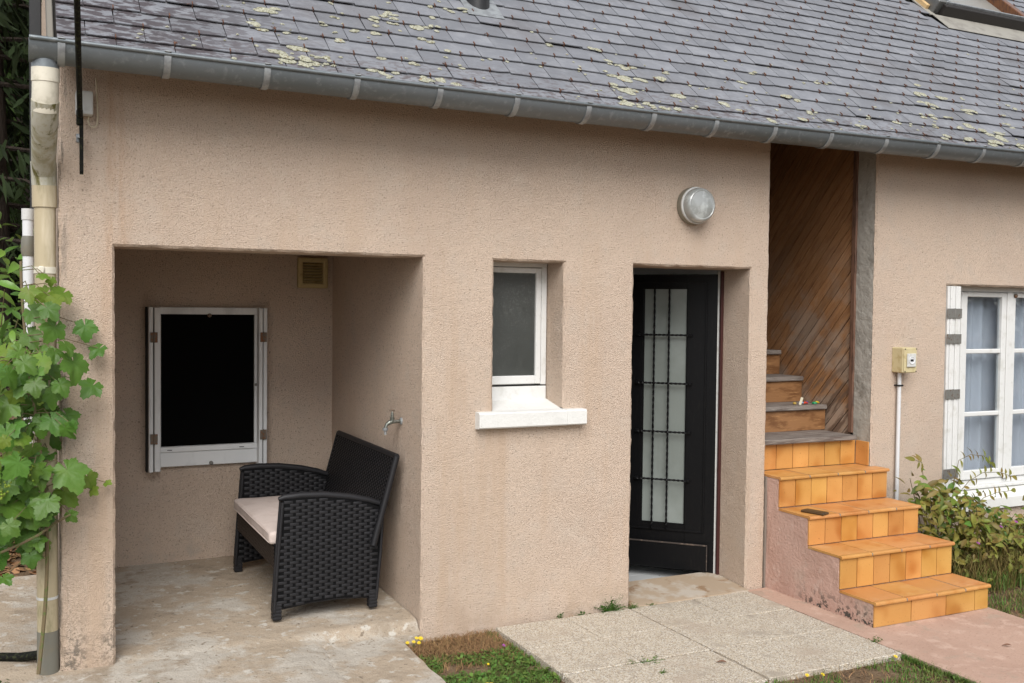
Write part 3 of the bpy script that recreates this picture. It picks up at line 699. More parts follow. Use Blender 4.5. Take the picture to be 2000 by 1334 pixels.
# ---------------- porch window with folded shutters
pw = MB().box(.76, 1.39, 1.742, 1.747, .84, 1.72).build('window', 'screen', house); pw['label'] = 'blacked out porch window between folded white shutters'
mb = MB(); mb.box(.752, 1.40, 1.722, 1.752, 1.706, 1.752, .004); mb.box(.752, .7745, 1.7225, 1.752, .85, 1.7055, .003); mb.box(1.366, 1.40, 1.7225, 1.752, .85, 1.7055, .003); mb.build('frame', 'shutter', pw)
mb = MB(); mb.box(.752, 1.40, 1.715, 1.7525, .722, .815, .004); mb.box(.752, 1.40, 1.706, 1.7525, .8155, .852, .005)
mb.build('bottom_panel', 'shutter', pw)
for xx in (.81, 1.265): MB().box(xx, xx+.03, 1.7035, 1.708, .829, .8335).build('drain_slot', 'black', pw)
for i, (xa, xb, y0) in enumerate(((.694, .7205, 1.655), (.7275, .7635, 1.65), (1.381, 1.4055, 1.645), (1.412, 1.437, 1.655))):
    mb = MB(); mb.box(xa, xb, y0, 1.750, .70+.004*i*(i < 2), 1.752-.003*i*(i < 2), .004)
    if i == 0: mb.box(xa+.010, xa+.014, y0-.002, y0+.01, .72, 1.74)
    mb.build('shutter_leaf', 'shutter', pw)
MB().box(.682, .692, 1.70, 1.752, .70, 1.752).build('joint', 'dark_gap', pw)
MB().box(.7212, .7268, 1.66, 1.75, .705, 1.748).build('joint', 'dark_gap', pw)
MB().box(1.4062, 1.4115, 1.66, 1.75, .70, 1.752).build('joint', 'dark_gap', pw)
for zz in (1.559, .914):
    for xa in (.7235, 1.4085):
        mb = MB(); mb.box(xa-.021, xa-.003, 1.640, 1.6525, zz-.032, zz+.032, .0015); mb.box(xa+.003, xa+.022, 1.638, 1.6525, zz-.032, zz+.032, .0015)
        mb.tube([(xa, 1.641, zz-.034), (xa, 1.641, zz+.036)], .0042, 8); mb.build('hinge', 'hinge_rust', pw)
MB().lathe([(.013, 0), (.013, .012), (.009, .016)], 12, Matrix.Translation((1.075, 1.722, 1.70)) @ Matrix.Rotation(PI/2, 4, 'X')).build('latch', 'hinge_rust', pw)
MB().lathe([(.013, 0), (.013, .012), (.009, .016)], 12, Matrix.Translation((1.085, 1.715, .735)) @ Matrix.Rotation(PI/2, 4, 'X')).build('latch', 'hinge', pw)
MB().lathe([(.009, 0), (.009, .012), (.006, .016)], 12, Matrix.Translation((1.376, 1.722, 1.24)) @ Matrix.Rotation(PI/2, 4, 'X')).build('latch', 'hinge', pw)

# ---------------- door, ajar into the dark bathroom
th = R(46); du_ = Vector((-math.cos(th), math.sin(th), 0)); dnrm = Vector((-math.sin(th), -math.cos(th), 0))   # along leaf, outward normal
DM = frame_matrix(Vector((4.078, .285, 0)), du_, dnrm, Vector((0, 0, 1)))       # local x along leaf, y toward outside, z up
def dbox(mb, a, b_, y0, y1, z0, z1, bv=0): return mb.box(a, b_, y0, y1, z0, z1, bv, DM)
DW = .73; G0, G1, GZ0, GZ1 = .207, .503, .335, 1.913
mb = MB(); dbox(mb, .006, G0, -.04, 0, .03, 2.004, .003); dbox(mb, G1, DW, -.04, 0, .03, 2.004, .003); dbox(mb, G0, G1, -.0395, -.0005, GZ1, 2.0035); dbox(mb, G0, G1, -.0395, -.0005, .03, GZ0)
door = mb.build('door', 'door_black', house); door['label'] = 'black door standing ajar with long glass and twisted iron grille'
mb = MB(); 
for a, b_, c, d in ((.075, .088, .29, 1.96), (.62, .633, .29, 1.96), (.088, .62, 1.947, 1.96), (.088, .62, .29, .303)): dbox(mb, a, b_, .0005, .008, c, d, .002)
mb.build('panel_moulding', 'door_black', door)
mb = MB(); dbox(mb, .05, DW-.03, .0005, .030, .045, .215, .004); mb.build('weather_board', 'door_black', door)
mb = MB(); dbox(mb, .047, DW-.027, .0305, .034, .212, .222, .001); dbox(mb, .047, .053, .0305, .033, .05, .211); mb.build('weather_board_edge', 'door_worn', door)
zs_ = [GZ0, .635, .955, 1.279, 1.601, GZ1]; xs_ = [G0, .325, .424, G1]
for i in range(3):
    for j in range(5):
        pass
mb = MB(); dbox(mb, G0-.004, G1+.004, -.026, -.018, GZ0-.004, GZ1+.004); mb.build('pane', 'door_glass', door)
mb = MB()
for a, b_, c, d in ((G0, G0+.007, GZ0, GZ1), (G1-.007, G1, GZ0, GZ1), (G0, G1, GZ0, GZ0+.007), (G0, G1, GZ1-.007, GZ1)): dbox(mb, a, b_, -.0175, -.008, c, d)
mb.build('glazing_bead', 'door_black', door)
def twist(p0, p1, r, turns, n=60):
    mb = MB(); p0, p1 = Vector(p0), Vector(p1); d = (p1-p0).normalized(); a = Vector((0, 1, 0)); b_ = d.cross(a)
    rows = []
    for i in range(n+1):
        t_ = 2*PI*turns*i/n; c_ = p0.lerp(p1, i/n)
        rows += [c_+(a*math.cos(t_+k*PI/2)+b_*math.sin(t_+k*PI/2))*r for k in range(4)]
    mb.v = [tuple(DM @ v) for v in rows]
    mb.f = [(i*4+k, i*4+(k+1) % 4, (i+1)*4+(k+1) % 4, (i+1)*4+k) for i in range(n) for k in range(4)]+[(0, 1, 2, 3), (n*4+3, n*4+2, n*4+1, n*4)]
    return mb
for x in (.325, .424): twist((x, .017, GZ0-.03), (x, .017, GZ1+.012), .0075, 9, 110).build('grille_bar', 'door_black', door)
for z in zs_[1:5]: twist((G0-.022, .022, z), (G1+.03, .022, z), .0075, 3, 40).build('grille_bar', 'door_black', door)
for z in zs_[1:5]:
    for x in (G0-.025, G1+.03): MB().box(x-.012, x+.012, 0, .026, z-.009, z+.009, .003, DM).build('grille_fixing', 'door_black', door)
for z in (.20, 1.02, 1.72):
    MB().tube([(4.093, .272, z-.035), (4.093, .272, z+.035)], .008, 10).build('hinge', 'zinc_light', door)
mb = MB(); mb.box(4.079, 4.098, .262, .282, .02, 2.022, .002); mb.build('door_frame', 'jamb_red', house)
MB().box(4.099, 4.16, .301, .34, .02, 2.03).build('door_frame', 'white_paint', house)
MB().box(4.071, 4.098, .2905, .300, .02, 2.02).build('door_frame', 'grey_plastic', house)
MB().box(3.1, 4.16, .301, .36, 2.034, 2.12).build('door_lintel', 'room_white', house)
mb = MB(); mb.prism([(.34, .035), (.0, .008), (-.035, .002), (-.042, -.006), (-.042, -.06), (.34, -.06)], 0, 3.236, 4.096); mb.build('door_step', 'threshold', house)
# pale cupboard seen below the door
cb = thing('cupboard', 'pale grey cupboard front seen through the gap below the black door', 'cupboard', (3.9, 1.1, -.025))
MB().box(3.05, 3.655, .98, 1.3, -.025, .72, .003).build('cupboard_door', 'cabinet', cb)
MB().box(3.66, 4.12, .98, 1.3, -.025, .72, .003).build('cupboard_door', 'cabinet', cb)
MB().box(3.78, 3.92, .97, .9795, .02, .07, .002).build('slot', 'black', cb)

# ---------------- large casement window on the right
WY = .12
rw = MB().box(6.10, 8.60, WY+.03, WY+.10, .30, .53, .003).build('window', 'white_paint', house); rw['label'] = 'white casement window with small panes and net curtain'
cols = [(6.185, 6.556), (6.704, 7.075), (7.223, 7.594), (7.742, 8.113)]
mb = MB(); mb.box(6.02, 8.6, WY, WY+.07, 1.925, 1.975, .004); mb.box(6.02, 6.118, WY+.0005, WY+.07, .47, 1.9245, .004); mb.box(6.118, 8.6, WY+.0005, WY+.07, .47, .535, .004)
mb.box(7.10, 7.19, WY+.0005, WY+.07, .535, 1.9245, .003); mb.build('frame', 'white_paint', rw)
zr = [.605, 1.012, 1.034, 1.476, 1.498, 1.890]
for (a, b_) in cols:
    l_, r_ = a-.062, b_+.068
    mb = MB(); y0, y1 = WY-.014, WY+.03
    mb.box(l_, a, y0, y1, .54, 1.922, .005); mb.box(b_, r_, y0, y1, .54, 1.922, .005); mb.box(a, b_, y0+.0005, y1, 1.888, 1.922, .004); mb.box(a, b_, y0+.0005, y1, .54, .607, .004)
    mb.build('sash', 'white_paint', rw)
    for z in (1.023, 1.487): MB().box(a+.0005, b_-.0005, y0+.006, y1-.003, z-.0165, z+.0165, .005).build('glazing_bar', 'white_paint', rw)
    for q in range(3): MB().box(a-.004, b_+.004, WY+.010, WY+.014, (zr[0], zr[2], zr[4])[q]-.006, (zr[1], zr[3], zr[5])[q]+.006).build('pane', 'glass', rw)
MB().box(6.60, 6.66, WY-.024, WY-.0145, .53, 1.925, .004).build('cover_strip', 'white_paint', rw)
MB().box(6.05, 8.6, WY-.05, WY-.001, .475, .50, .004).build('drip_rail', 'white_paint', rw)
mb = MB(); mb.prism([(.16, .472), (WY-.03, .470), (-.008, .425), (-.035, .418), (-.035, .345), (.16, .33)], 0, 5.852, 8.59); mb.build('sill', 'white_sill', rw)
for i in range(5):
    x = 5.852+i*.0268
    MB().box(x, x+.0235, -.004-.003*(i % 2), .119, .50 if i else .46, 1.957, .004).build('shutter_leaf', 'white_paint', rw)
for z in (1.765, 1.584, 1.191, .624):
    mb = MB(); mb.box(5.842, 5.912, -.014, -.0075, z-.034, z+.034, .001); mb.box(5.914, 5.984, -.014, -.0075, z-.034, z+.034, .001); mb.tube([(5.913, -.014, z-.036), (5.913, -.014, z+.036)], .005, 8)
    mb.build('hinge', 'hinge', rw)
MB().lathe([(.016, 0), (.016, .012), (.011, .017)], 14, Matrix.Translation((6.69, WY-.014, 1.902)) @ Matrix.Rotation(PI/2, 4, 'X')).build('latch', 'hinge_rust', rw)
# net curtain
ct = thing('net_curtain', 'sheer white net curtain hanging behind the casement window', 'curtain', (6.5, .26, .55))
for a, b_ in ((6.04, 8.3),):
    mb = MB(); X = seg(a, b_, .006); Z = seg(.50, 1.96, .25); n = len(X)
    mb.v = [(x, .235+.020*math.sin(x*48+1.8*math.sin(x*9))+.012*math.sin(x*23+z), z) for z in Z for x in X]
    mb.f = [(j*n+i, j*n+i+1, (j+1)*n+i+1, (j+1)*n+i) for j in range(len(Z)-1) for i in range(n-1)]
    mb.build('curtain_panel', 'curtain', ct, True)
MB().tube([(6.0, .24, 1.97), (8.6, .24, 1.97)], .006, 8).build('curtain_rod', 'white_pvc', ct)

# ---------------- stair opening: concrete jamb, boarding, wooden steps
mb = MB(); Z = seg(.60, 2.98, .05); Y = seg(.012, .165, .03)
mb.v = [tuple(jit((5.150, y, z), .004)) for z in Z for y in Y]; n = len(Y)
mb.f = [(j*n+i, j*n+i+1, (j+1)*n+i+1, (j+1)*n+i) for j in range(len(Z)-1) for i in range(n-1)]
mb.box(5.156, 5.20, .012, .17, .6, 2.98)
mb.build('concrete_jamb', 'post', house, True)
MB().box(5.138, 5.158, .165, .205, .93, 3.0, .003).build('corner_trim', 'trim_wood', house)
bw = MB().prism([(.17,.4),(3.4,.4),(3.4,6.04),(.17,3.14)], 0, 5.166, 5.199).build('boarding', 'dark_gap', house)
def clip(poly, f):
    o = []
    for i in range(len(poly)):
        a, b_ = poly[i], poly[(i+1) % len(poly)]; fa, fb = f(a), f(b_)
        if fa >= 0: o.append(a)
        if fa*fb < 0:
            t_ = fa/(fa-fb); o.append((a[0]+(b_[0]-a[0])*t_, a[1]+(b_[1]-a[1])*t_))
    return o
pd = (-math.cos(R(48)), math.sin(R(48))); pn = (pd[1], -pd[0]); PW = .072
for k in range(-6, 60):
    # strip between pn.dot = s0..s0+PW
    s0 = .6 + (k)*PW + .003; s1 = s0+PW-.006
    c0 = (pn[0]*s0, pn[1]*s0); c1 = (pn[0]*s1, pn[1]*s1)
    for sgn in (1,):
        poly = [(c0[0]+pd[0]*9, c0[1]+pd[1]*9), (c0[0]-pd[0]*9, c0[1]-pd[1]*9), (c1[0]-pd[0]*9, c1[1]-pd[1]*9), (c1[0]+pd[0]*9, c1[1]+pd[1]*9)]
        for f in (lambda p: p[0]-.203, lambda p: 2.6-p[0], lambda p: p[1]-.5, lambda p: 4.6-p[1], lambda p: 2.84+.9*p[0]-p[1]): 
            poly = clip(poly, f)
            if len(poly) < 3: break
    if len(poly) >= 3:
        cx = sum(p[0] for p in poly)/len(poly); cy = sum(p[1] for p in poly)/len(poly)
        mb = MB(); dx = random.uniform(0, .003)
        ins = [(cx+(p[0]-cx)*.995, cy+(p[1]-cy)*.995) for p in poly]
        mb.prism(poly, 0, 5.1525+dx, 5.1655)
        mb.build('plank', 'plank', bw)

# wooden inner stair
ws = thing('wooden_stair', 'dark worn wooden steps climbing inside the stair opening', 'stair', (4.7, .5, .7))
wz = [.925, 1.105, 1.292, 1.475, 1.66, 1.85, 2.04, 2.23]; wy = [.085, .395, .640, .885, 1.13, 1.375, 1.62, 1.865]
for i, (z, y) in enumerate(zip(wz, wy)):
    mb = MB(); ye = (wy[i+1]+.04) if i < 7 else 2.4
    X = seg(4.255, 5.128 if i else 5.10, .06); 
    poly = [(y, z-.004), (y+.006, z), (ye, z), (ye, z-.032), (y+.004, z-.032), (y, z-.026)]
    n = len(poly)
    for x in X:
        for p in poly:
            dy = (.004*noise.noise(Vector((x*6, i*3, 0))) + .0) if p[0] < y+.02 else 0
            mb.v.append((x, p[0]+dy, p[1]+.003*noise.noise(Vector((x*4, i, 4)))))
    mb.f = [(a*n+k, a*n+(k+1) % n, (a+1)*n+(k+1) % n, (a+1)*n+k) for a in range(len(X)-1) for k in range(n)]+[tuple(range(n)), tuple(range(len(X)*n-1, (len(X)-1)*n-1, -1))]
    mb.build('tread', 'wood_board', ws)
    if i: MB().box(4.255, 5.136, y+.024, y+.044, wz[i-1]+.001, z-.034, .002).build('riser', 'riser_wood', ws)

# ------------------------------------------------------------------ tiled outdoor staircase
st = thing('outdoor_staircase', 'outdoor staircase clad in glossy orange tiles with pink rendered side', 'staircase', (4.73, -.45, 0))
SX0, SX1 = 4.262, 5.186
fy = [-.915, -.650, -.383, -.115]; tz = [.142, .342, .525, .722]
prof = [(.0, -.06), (fy[0]+.012, -.06), (fy[0]+.012, tz[0]-.014)]
for i in range(4):
    if i: prof += [(fy[i]+.012, tz[i-1]-.014), (fy[i]+.012, tz[i]-.014)]
prof += [(.0, tz[3]-.014)]
def core(x0, x1):
    mb = MB(); mb.prism(prof, 0, x0, x1)
    bm = bmesh.new(); me = mb.mesh('base', 'pink_render'); bm.from_mesh(me)
    bmesh.ops.triangulate(bm, faces=bm.faces[:]); bmesh.ops.subdivide_edges(bm, edges=bm.edges[:], cuts=5, use_grid_fill=True)
    for v in bm.verts:
        if v.co.x < x0+.01: v.co += noise.noise_vector(v.co*14)*.004
    bm.to_mesh(me); bm.free(); me.polygons.foreach_set('use_smooth', [False]*len(me.polygons))
    return link('base', me, st)
core(SX0, SX1)
MB().box(4.25, 5.148, .001, .45, -.06, tz[3]-.014).box(4.25, 5.148, .142, .45, tz[3]-.014, .889).build('inner_base', 'mortar', st)
def riser_tile(x0, x1, y, z0, z1):
    MB().box(x0, x1, y+random.uniform(-.001, .001), y+.011, z0, z1, .002).build('riser_tile', 'tile', st)
def tread_tile(x0, x1, y0, y1, z, cutx=None):
    # flat tile with rounded nosing and a shallow groove behind it
    z += random.uniform(-.0012, .0012)
    pr = [(y1, z-.013), (y1, z), (y0+.034, z), (y0+.031, z-.002), (y0+.027, z+.0008), (y0+.010, z+.0008), (y0+.003, z-.003), (y0, z-.010), (y0+.002, z-.018), (y0+.012, z-.021), (y0+.022, z-.0135)]
    mb = MB(); mb.prism(pr, 0, x0, x1)
    o = mb.build('tread_tile', 'tread_tile', st, True); return o
for i in range(4):
    zb = -.004 if i == 0 else tz[i-1]+.002; zt = tz[i]-.0215
    nr = 7; wd = (SX1-SX0)/7
    xs_ = [SX0+wd*k for k in range(8)] if i else [SX0, SX0+.287, SX0+.568, SX0+.808, SX1]
    for a, b_ in zip(xs_, xs_[1:]): riser_tile(a+.0024, b_-.0024, fy[i], zb+.002, zt)
    y1 = fy[i+1]-.001 if i < 3 else .128
    tx = [SX0-.006, SX0+.2375, SX0+.475, SX0+.7125, SX1+.008]
    for k, (a, b_) in enumerate(zip(tx, tx[1:])):
        if i == 3 and k == 3:
            tread_tile(a+.003, b_-.003, fy[i]-.016, -.006, tz[i]); MB().box(a+.003, 5.142, -.005, y1, tz[i]-.0135, tz[i]-.0003).build('tread_tile', 'tread_tile', st)
        else: tread_tile(a+.003, b_-.003, fy[i]-.016, y1, tz[i])
    for a in tx[1:4]:
        mb = MB(); mb.box(a-.0032, a+.0032, fy[i]-.012, y1, tz[i]-.012, tz[i]-.0012); mb.box(a-.005, a+.005, fy[i]-.0165, fy[i]+.0, tz[i]-.017, tz[i]-.002, .002)
        mb.build('joint', 'mortar', st)
xs_ = [4.25+.0745*0, 4.345-.045]+[4.300+.140*k for k in range(1, 7)]
xs_ = [4.245, 4.305, 4.445, 4.585, 4.725, 4.865, 5.005, 5.140]
for a, b_ in zip(xs_, xs_[1:]): riser_tile(a+.0024, b_-.0024, .130, tz[3]+.002, .890)
MB().box(5.1395, 5.149, .012, .1285, tz[3]+.002, .886, .002).build('side_tile', 'tile', st)

# ------------------------------------------------------------------ fittings on the walls
t = thing('wall_lamp', 'round bulkhead lamp with clear dome beside the stair opening', 'lamp', (3.64, 0, 2.40))
LM = Matrix.Translation((3.64, .004, 2.398)) @ Matrix.Rotation(PI/2, 4, 'X')
MB().lathe([(.108, 0), (.113, .004), (.114, .040), (.110, .047)], 40, LM).build('base', 'lamp_metal', t, True)
MB().lathe([(.111, .044), (.1125, .050), (.1105, .056), (.104, .0575)], 40, LM).build('rim', 'grey_plastic', t, True)
MB().lathe([(.1035, .052), (.1045, .080), (.100, .100), (.092, .110), (.086, .112), (.082, .110), (.060, .118), (.03, .123), (.004, .124)], 40, LM).build('dome', 'lamp_glass', t, True)

t = thing('vent_grille', 'square yellowed plastic vent grille high on the porch back wall', 'vent', (1.765, 1.74, 1.9))
mb = MB(); x0, x1, z0, z1 = 1.655, 1.862, 1.890, 2.098
mb.box(x0, x1, 1.712, 1.752, z1-.034, z1, .010); mb.box(x0, x1, 1.712, 1.752, z0, z0+.034, .010); mb.box(x0, x0+.034, 1.7125, 1.752, z0+.02, z1-.02, .008); mb.box(x1-.034, x1, 1.7125, 1.752, z0+.02, z1-.02, .008)
mb.build('frame', 'vent_plastic', t)
MB().box(x0+.03, x1-.03, 1.745, 1.752, z0+.03, z1-.03).build('backing', 'dark_gap', t)
for k in range(7):
    zc = z0+.046+k*.0195
    MB().box(x0+.034, x1-.034, -.012, .012, -.0018, .0018, 0, Matrix.Translation((0, 1.73, zc)) @ Matrix.Rotation(R(38), 4, 'X')).build('slat', 'vent_plastic', t)

t = thing('garden_tap', 'small metal garden tap sticking out of the porch side wall', 'tap', (1.905, .33, 1.12))
MB().lathe([(.021, -.004), (.021, .004), (.015, .010)], 18, Matrix.Translation((1.906, .33, 1.123)) @ Matrix.Rotation(-PI/2, 4, 'Y')).build('flange', 'zinc_light', t, True)
MB().tube([(1.90, .33, 1.123), (1.852, .33, 1.12), (1.835, .33, 1.117), (1.818, .33, 1.107), (1.811, .33, 1.090), (1.810, .33, 1.078)], [.010, .0105, .0145, .010, .009, .010], 12).build('body', 'brass_dirty', t, True)
MB().tube([(1.810, .33, 1.088), (1.810, .33, 1.074), (1.810, .33, 1.070), (1.810, .33, 1.050)], [.016, .0155, .008, .007], 12).build('hose_connector', 'zinc_light', t, True)
mb = MB().tube([(1.85, .33, 1.115), (1.85, .33, 1.145), (1.85, .33, 1.147), (1.85, .33, 1.165), (1.85, .33, 1.178)], [.0125, .0125, .009, .009, .005], 12); mb.build('valve', 'brass_dirty', t, True)
MB().tube([(1.834, .33, 1.184), (1.850, .33, 1.187), (1.866, .33, 1.184)], [.004, .006, .004], 8).build('handle', 'hinge_rust', t, True)

t = thing('power_socket_box', 'beige outdoor socket box on the wall left of the casement window', 'socket', (5.38, 0, 1.35))
MB().box(5.326, 5.447, -.098, .003, 1.358, 1.530, .006).build('housing', 'beige_plastic', t)
MB().box(5.329, 5.445, -.108, -.0985, 1.360, 1.528, .004).build('front_plate', 'beige_plastic', t)
MB().box(5.347, 5.428, -.119, -.1085, 1.398, 1.490, .004).build('cover', 'grey_plastic', t)
MB().lathe([(.027, 0), (.027, .004), (.022, .004), (.020, .001)], 20, Matrix.Translation((5.386, -.119, 1.445)) @ Matrix.Rotation(PI/2, 4, 'X')).build('socket', 'white_pvc', t)
MB().box(5.372, 5.400, -.1225, -.1195, 1.437, 1.451, .001).build('socket_hole', 'black', t)
for x in (5.336, 5.438):
    for z in (1.368, 1.520): MB().lathe([(.005, 0), (.004, .003)], 8, Matrix.Translation((x, -.1075, z)) @ Matrix.Rotation(PI/2, 4, 'X')).build('screw', 'black', t)
t = thing('cable_conduit', 'thin white conduit running down from the socket box', 'conduit', (5.40, 0, .3))
MB().tube([(5.372, -.028, 1.357), (5.373, -.026, .9), (5.376, -.024, .30)], .0135, 12).build('tube', 'white_pvc', t, True)
MB().box(5.352, 5.395, -.046, .004, 1.262, 1.274, .003).build('clip', 'black', t)

t = thing('junction_box', 'white plastic junction box under the gutter at the house corner', 'junction box', (.24, 0, 2.62))
MB().box(.205, .278, -.062, .003, 2.622, 2.728, .008).build('housing', 'grey_plastic', t)
MB().tube([(.262, -.02, 2.625), (.258, -.02, 2.60), (.266, -.02, 2.578), (.283, -.02, 2.572), (.296, -.018, 2.585), (.300, -.014, 2.62), (.297, -.012, 2.70), (.293, -.012, 2.80)], .0035, 8).build('lead', 'cable_white', t, True)

t = thing('overhead_cable', 'thick black overhead cable clamped to the wall at the house corner', 'cable', (.222, 0, 2.5))
p0 = Vector((.221, -.10, 2.60)); dd = Vector((-.050, -.90, .27))
MB().tube([p0+dd*k*.5+Vector((0, 0, .006*k*k)) for k in range(0, 24)], .0115, 10).build('cable', 'cable', t, True)
MB().box(.206, .233, -.112, -.075, 2.565, 2.635, .005).build('clamp', 'cable', t)
mb = MB(); mb.prism([(-.104, 2.60), (-.078, 2.60), (-.082, 2.46), (-.088, 2.37), (-.097, 2.345), (-.104, 2.36), (-.107, 2.46)], 0, .2185, .2345); mb.build('strap', 'cable', t)
mb = MB().tube([(.217, -.10, 2.515), (.217, .006, 2.505)], .007, 8); mb.box(.206, .228, -.075, -.068, 2.49, 2.53, .003); mb.build('anchor_bolt', 'zinc_light', t, True)

t = thing('drain_pipe', 'white drain pipe with black upper length behind the corner downpipe', 'pipe', (.02, .55, 1.0))
MB().tube([(.11, .55, .98), (.06, .55, .985), (.02, .55, 1.01), (.012, .55, 1.06), (.010, .55, 2.22)], .026, 14).build('white_length', 'white_pvc', t, True)
MB().tube([(.010, .55, 2.18), (.010, .55, 2.235)], .030, 14).build('coupling', 'grey_plastic', t, True)
MB().tube([(.010, .55, 2.00), (.010, .55, 2.03), (.010, .55, 2.08), (.010, .55, 2.10)], [.029, .034, .032, .027], 14).build('coupling', 'pvc_grey', t, True)
MB().box(.020, .075, .56, .60, 2.22, 3.6, .004).build('black_length', 'black', t)

# black hose on the ground by the downpipe
mb = MB(); mb.tube([(.07, .05, .16), (.04, .12, .12), (-.03, .19, .098), (-.12, .24, .095), (-.3, .27, .095), (-.7, .2, .095)], .021, 12)
tag(mb.build('garden_hose', 'cable', None, True), 'short black corrugated hose lying at the foot of the downpipe', 'hose')

# small things left on the steps
mb = MB(); M2 = Matrix.Translation((4.362, -.325, tz[2]+.0015)) @ Matrix.Rotation(R(-74), 4, 'Z')
mb.box(-.078, .078, -.036, .036, 0, .013, .004, M2)
ph = mb.build('phone', 'phone_brown'); tag(ph, 'dark brown phone case lying on the third orange step', 'phone')
mb = MB(); mb.box(-.068, .068, -.029, .029, .0135, .0145, 0, M2); mb.build('back_panel', 'phone_brown', ph)
toys = [('red', .00, 'flat', .016), ('blue', .03, 'flat', .016), ('lightblue', -.02, 'flat', .013), ('green', .075, 'disc', .02), ('yel', .105, 'flat', .012), ('gold', -.075, 'disc', .013), ('cream', -.055, 'up', .012)]
lab = {'red': 'small red plastic piece in the heap on the wooden step', 'blue': 'small dark blue plastic piece in the heap on the wooden step', 'lightblue': 'pale blue plastic piece in the heap on the wooden step', 'green': 'small green plastic piece in the heap on the wooden step', 'yel': 'yellow plastic piece at the right end of the wooden step heap', 'gold': 'gold coloured piece at the left end of the wooden step heap', 'cream': 'cream paper tag sticking up from the heap on the wooden step'}
for i, (c, off, kd, r_) in enumerate(toys):
    B = Vector((4.985+off*1.05, .47+random.uniform(-.02, .02), 1.106)); mb = MB()
    Mz = Matrix.Translation(B) @ Matrix.Rotation(random.uniform(-1, 1), 4, 'Z')
    if kd == 'flat': mb.tube([Mz @ Vector((-r_*1.6, 0, .008)), Mz @ Vector((-r_*.6, .003, .014)), Mz @ Vector((r_*.8, 0, .012)), Mz @ Vector((r_*1.6, -.004, .008))], [.004, .008, .007, .004], 8)
    elif kd == 'disc': mb.lathe([(r_*.6, 0), (r_, .006), (r_*.9, .014), (r_*.3, .018)], 12, Mz)
    else: mb.box(-.010, .010, -.001, .001, 0, .055, .0004, Mz @ Matrix.Rotation(.35, 4, 'Y'))
    tag(mb.build('trinket', 'toy_'+c, None, kd != 'up'), lab[c], 'trinket', 'coloured trinkets on the wooden step')

# ------------------------------------------------------------------ wicker sofa
FL = .092
sofa = thing('wicker_sofa', 'black woven wicker garden sofa standing in the porch', 'sofa', (1.45, .82, FL))
O = Vector((1.172, .262, FL)); 
skew = .035
def SPt(u, v, z):       # u depth (to the wall), v along the length, z height
    return O + Vector((u, v + u*skew, z))
def weave(mb, O_, U, V_, N_, inside, w_, h_, pu, pv, bulge, gap=.28):
    """basket pattern of bulged strands on the plane O+U*a+V*b"""
    nu, nv = int(w_/pu)+2, int(h_/pv)+2
    for j in range(nv):
        for i in range(-1, nu):
            a = (i+(.5 if j % 2 else 0))*pu; b_ = j*pv
            L_ = pu*(.5+gap/2)*.5*1.16
            if not (inside(a+pu*.25-L_*.6, b_+pv*.5) and inside(a+pu*.25+L_*.6, b_+pv*.5)): continue
            cx = a+pu*.25; cy = b_+pv*.5; vs = []
            for s_, hh in ((-1, -.2), (-.62, .75), (0, 1), (.62, .75), (1, -.2)):
                for t_, k_ in ((-.46, .25), (0, 1), (.46, .25)):
                    vs.append(O_+U*(cx+s_*L_)+V_*(cy+t_*pv)+N_*(bulge*(hh*k_ if hh > 0 else hh)))
            fs = [(r_*3+q, r_*3+q+1, r_*3+q+4, r_*3+q+3) for r_ in range(4) for q in range(2)]
            mb.add(vs, fs)
    return mb
side_out = [(.004, .062), (.02, .29), (.047, .640), (.14, .645), (.26, .641), (.40, .620), (.52, .590), (.612, .555), (.598, .30), (.575, .055), (.50, .070), (.35, .082), (.20, .078), (.08, .066)]
def in_poly(poly, x, y):
    c_ = False
    for i in range(len(poly)):
        (xa, ya), (xb, yb) = poly[i], poly[i-1]
        if (ya > y) != (yb > y) and x < (xb-xa)*(y-ya)/(yb-ya)+xa: c_ = not c_
    return c_
def wood_frame_tube(pts, r): return MB().tube(pts, r, 8)
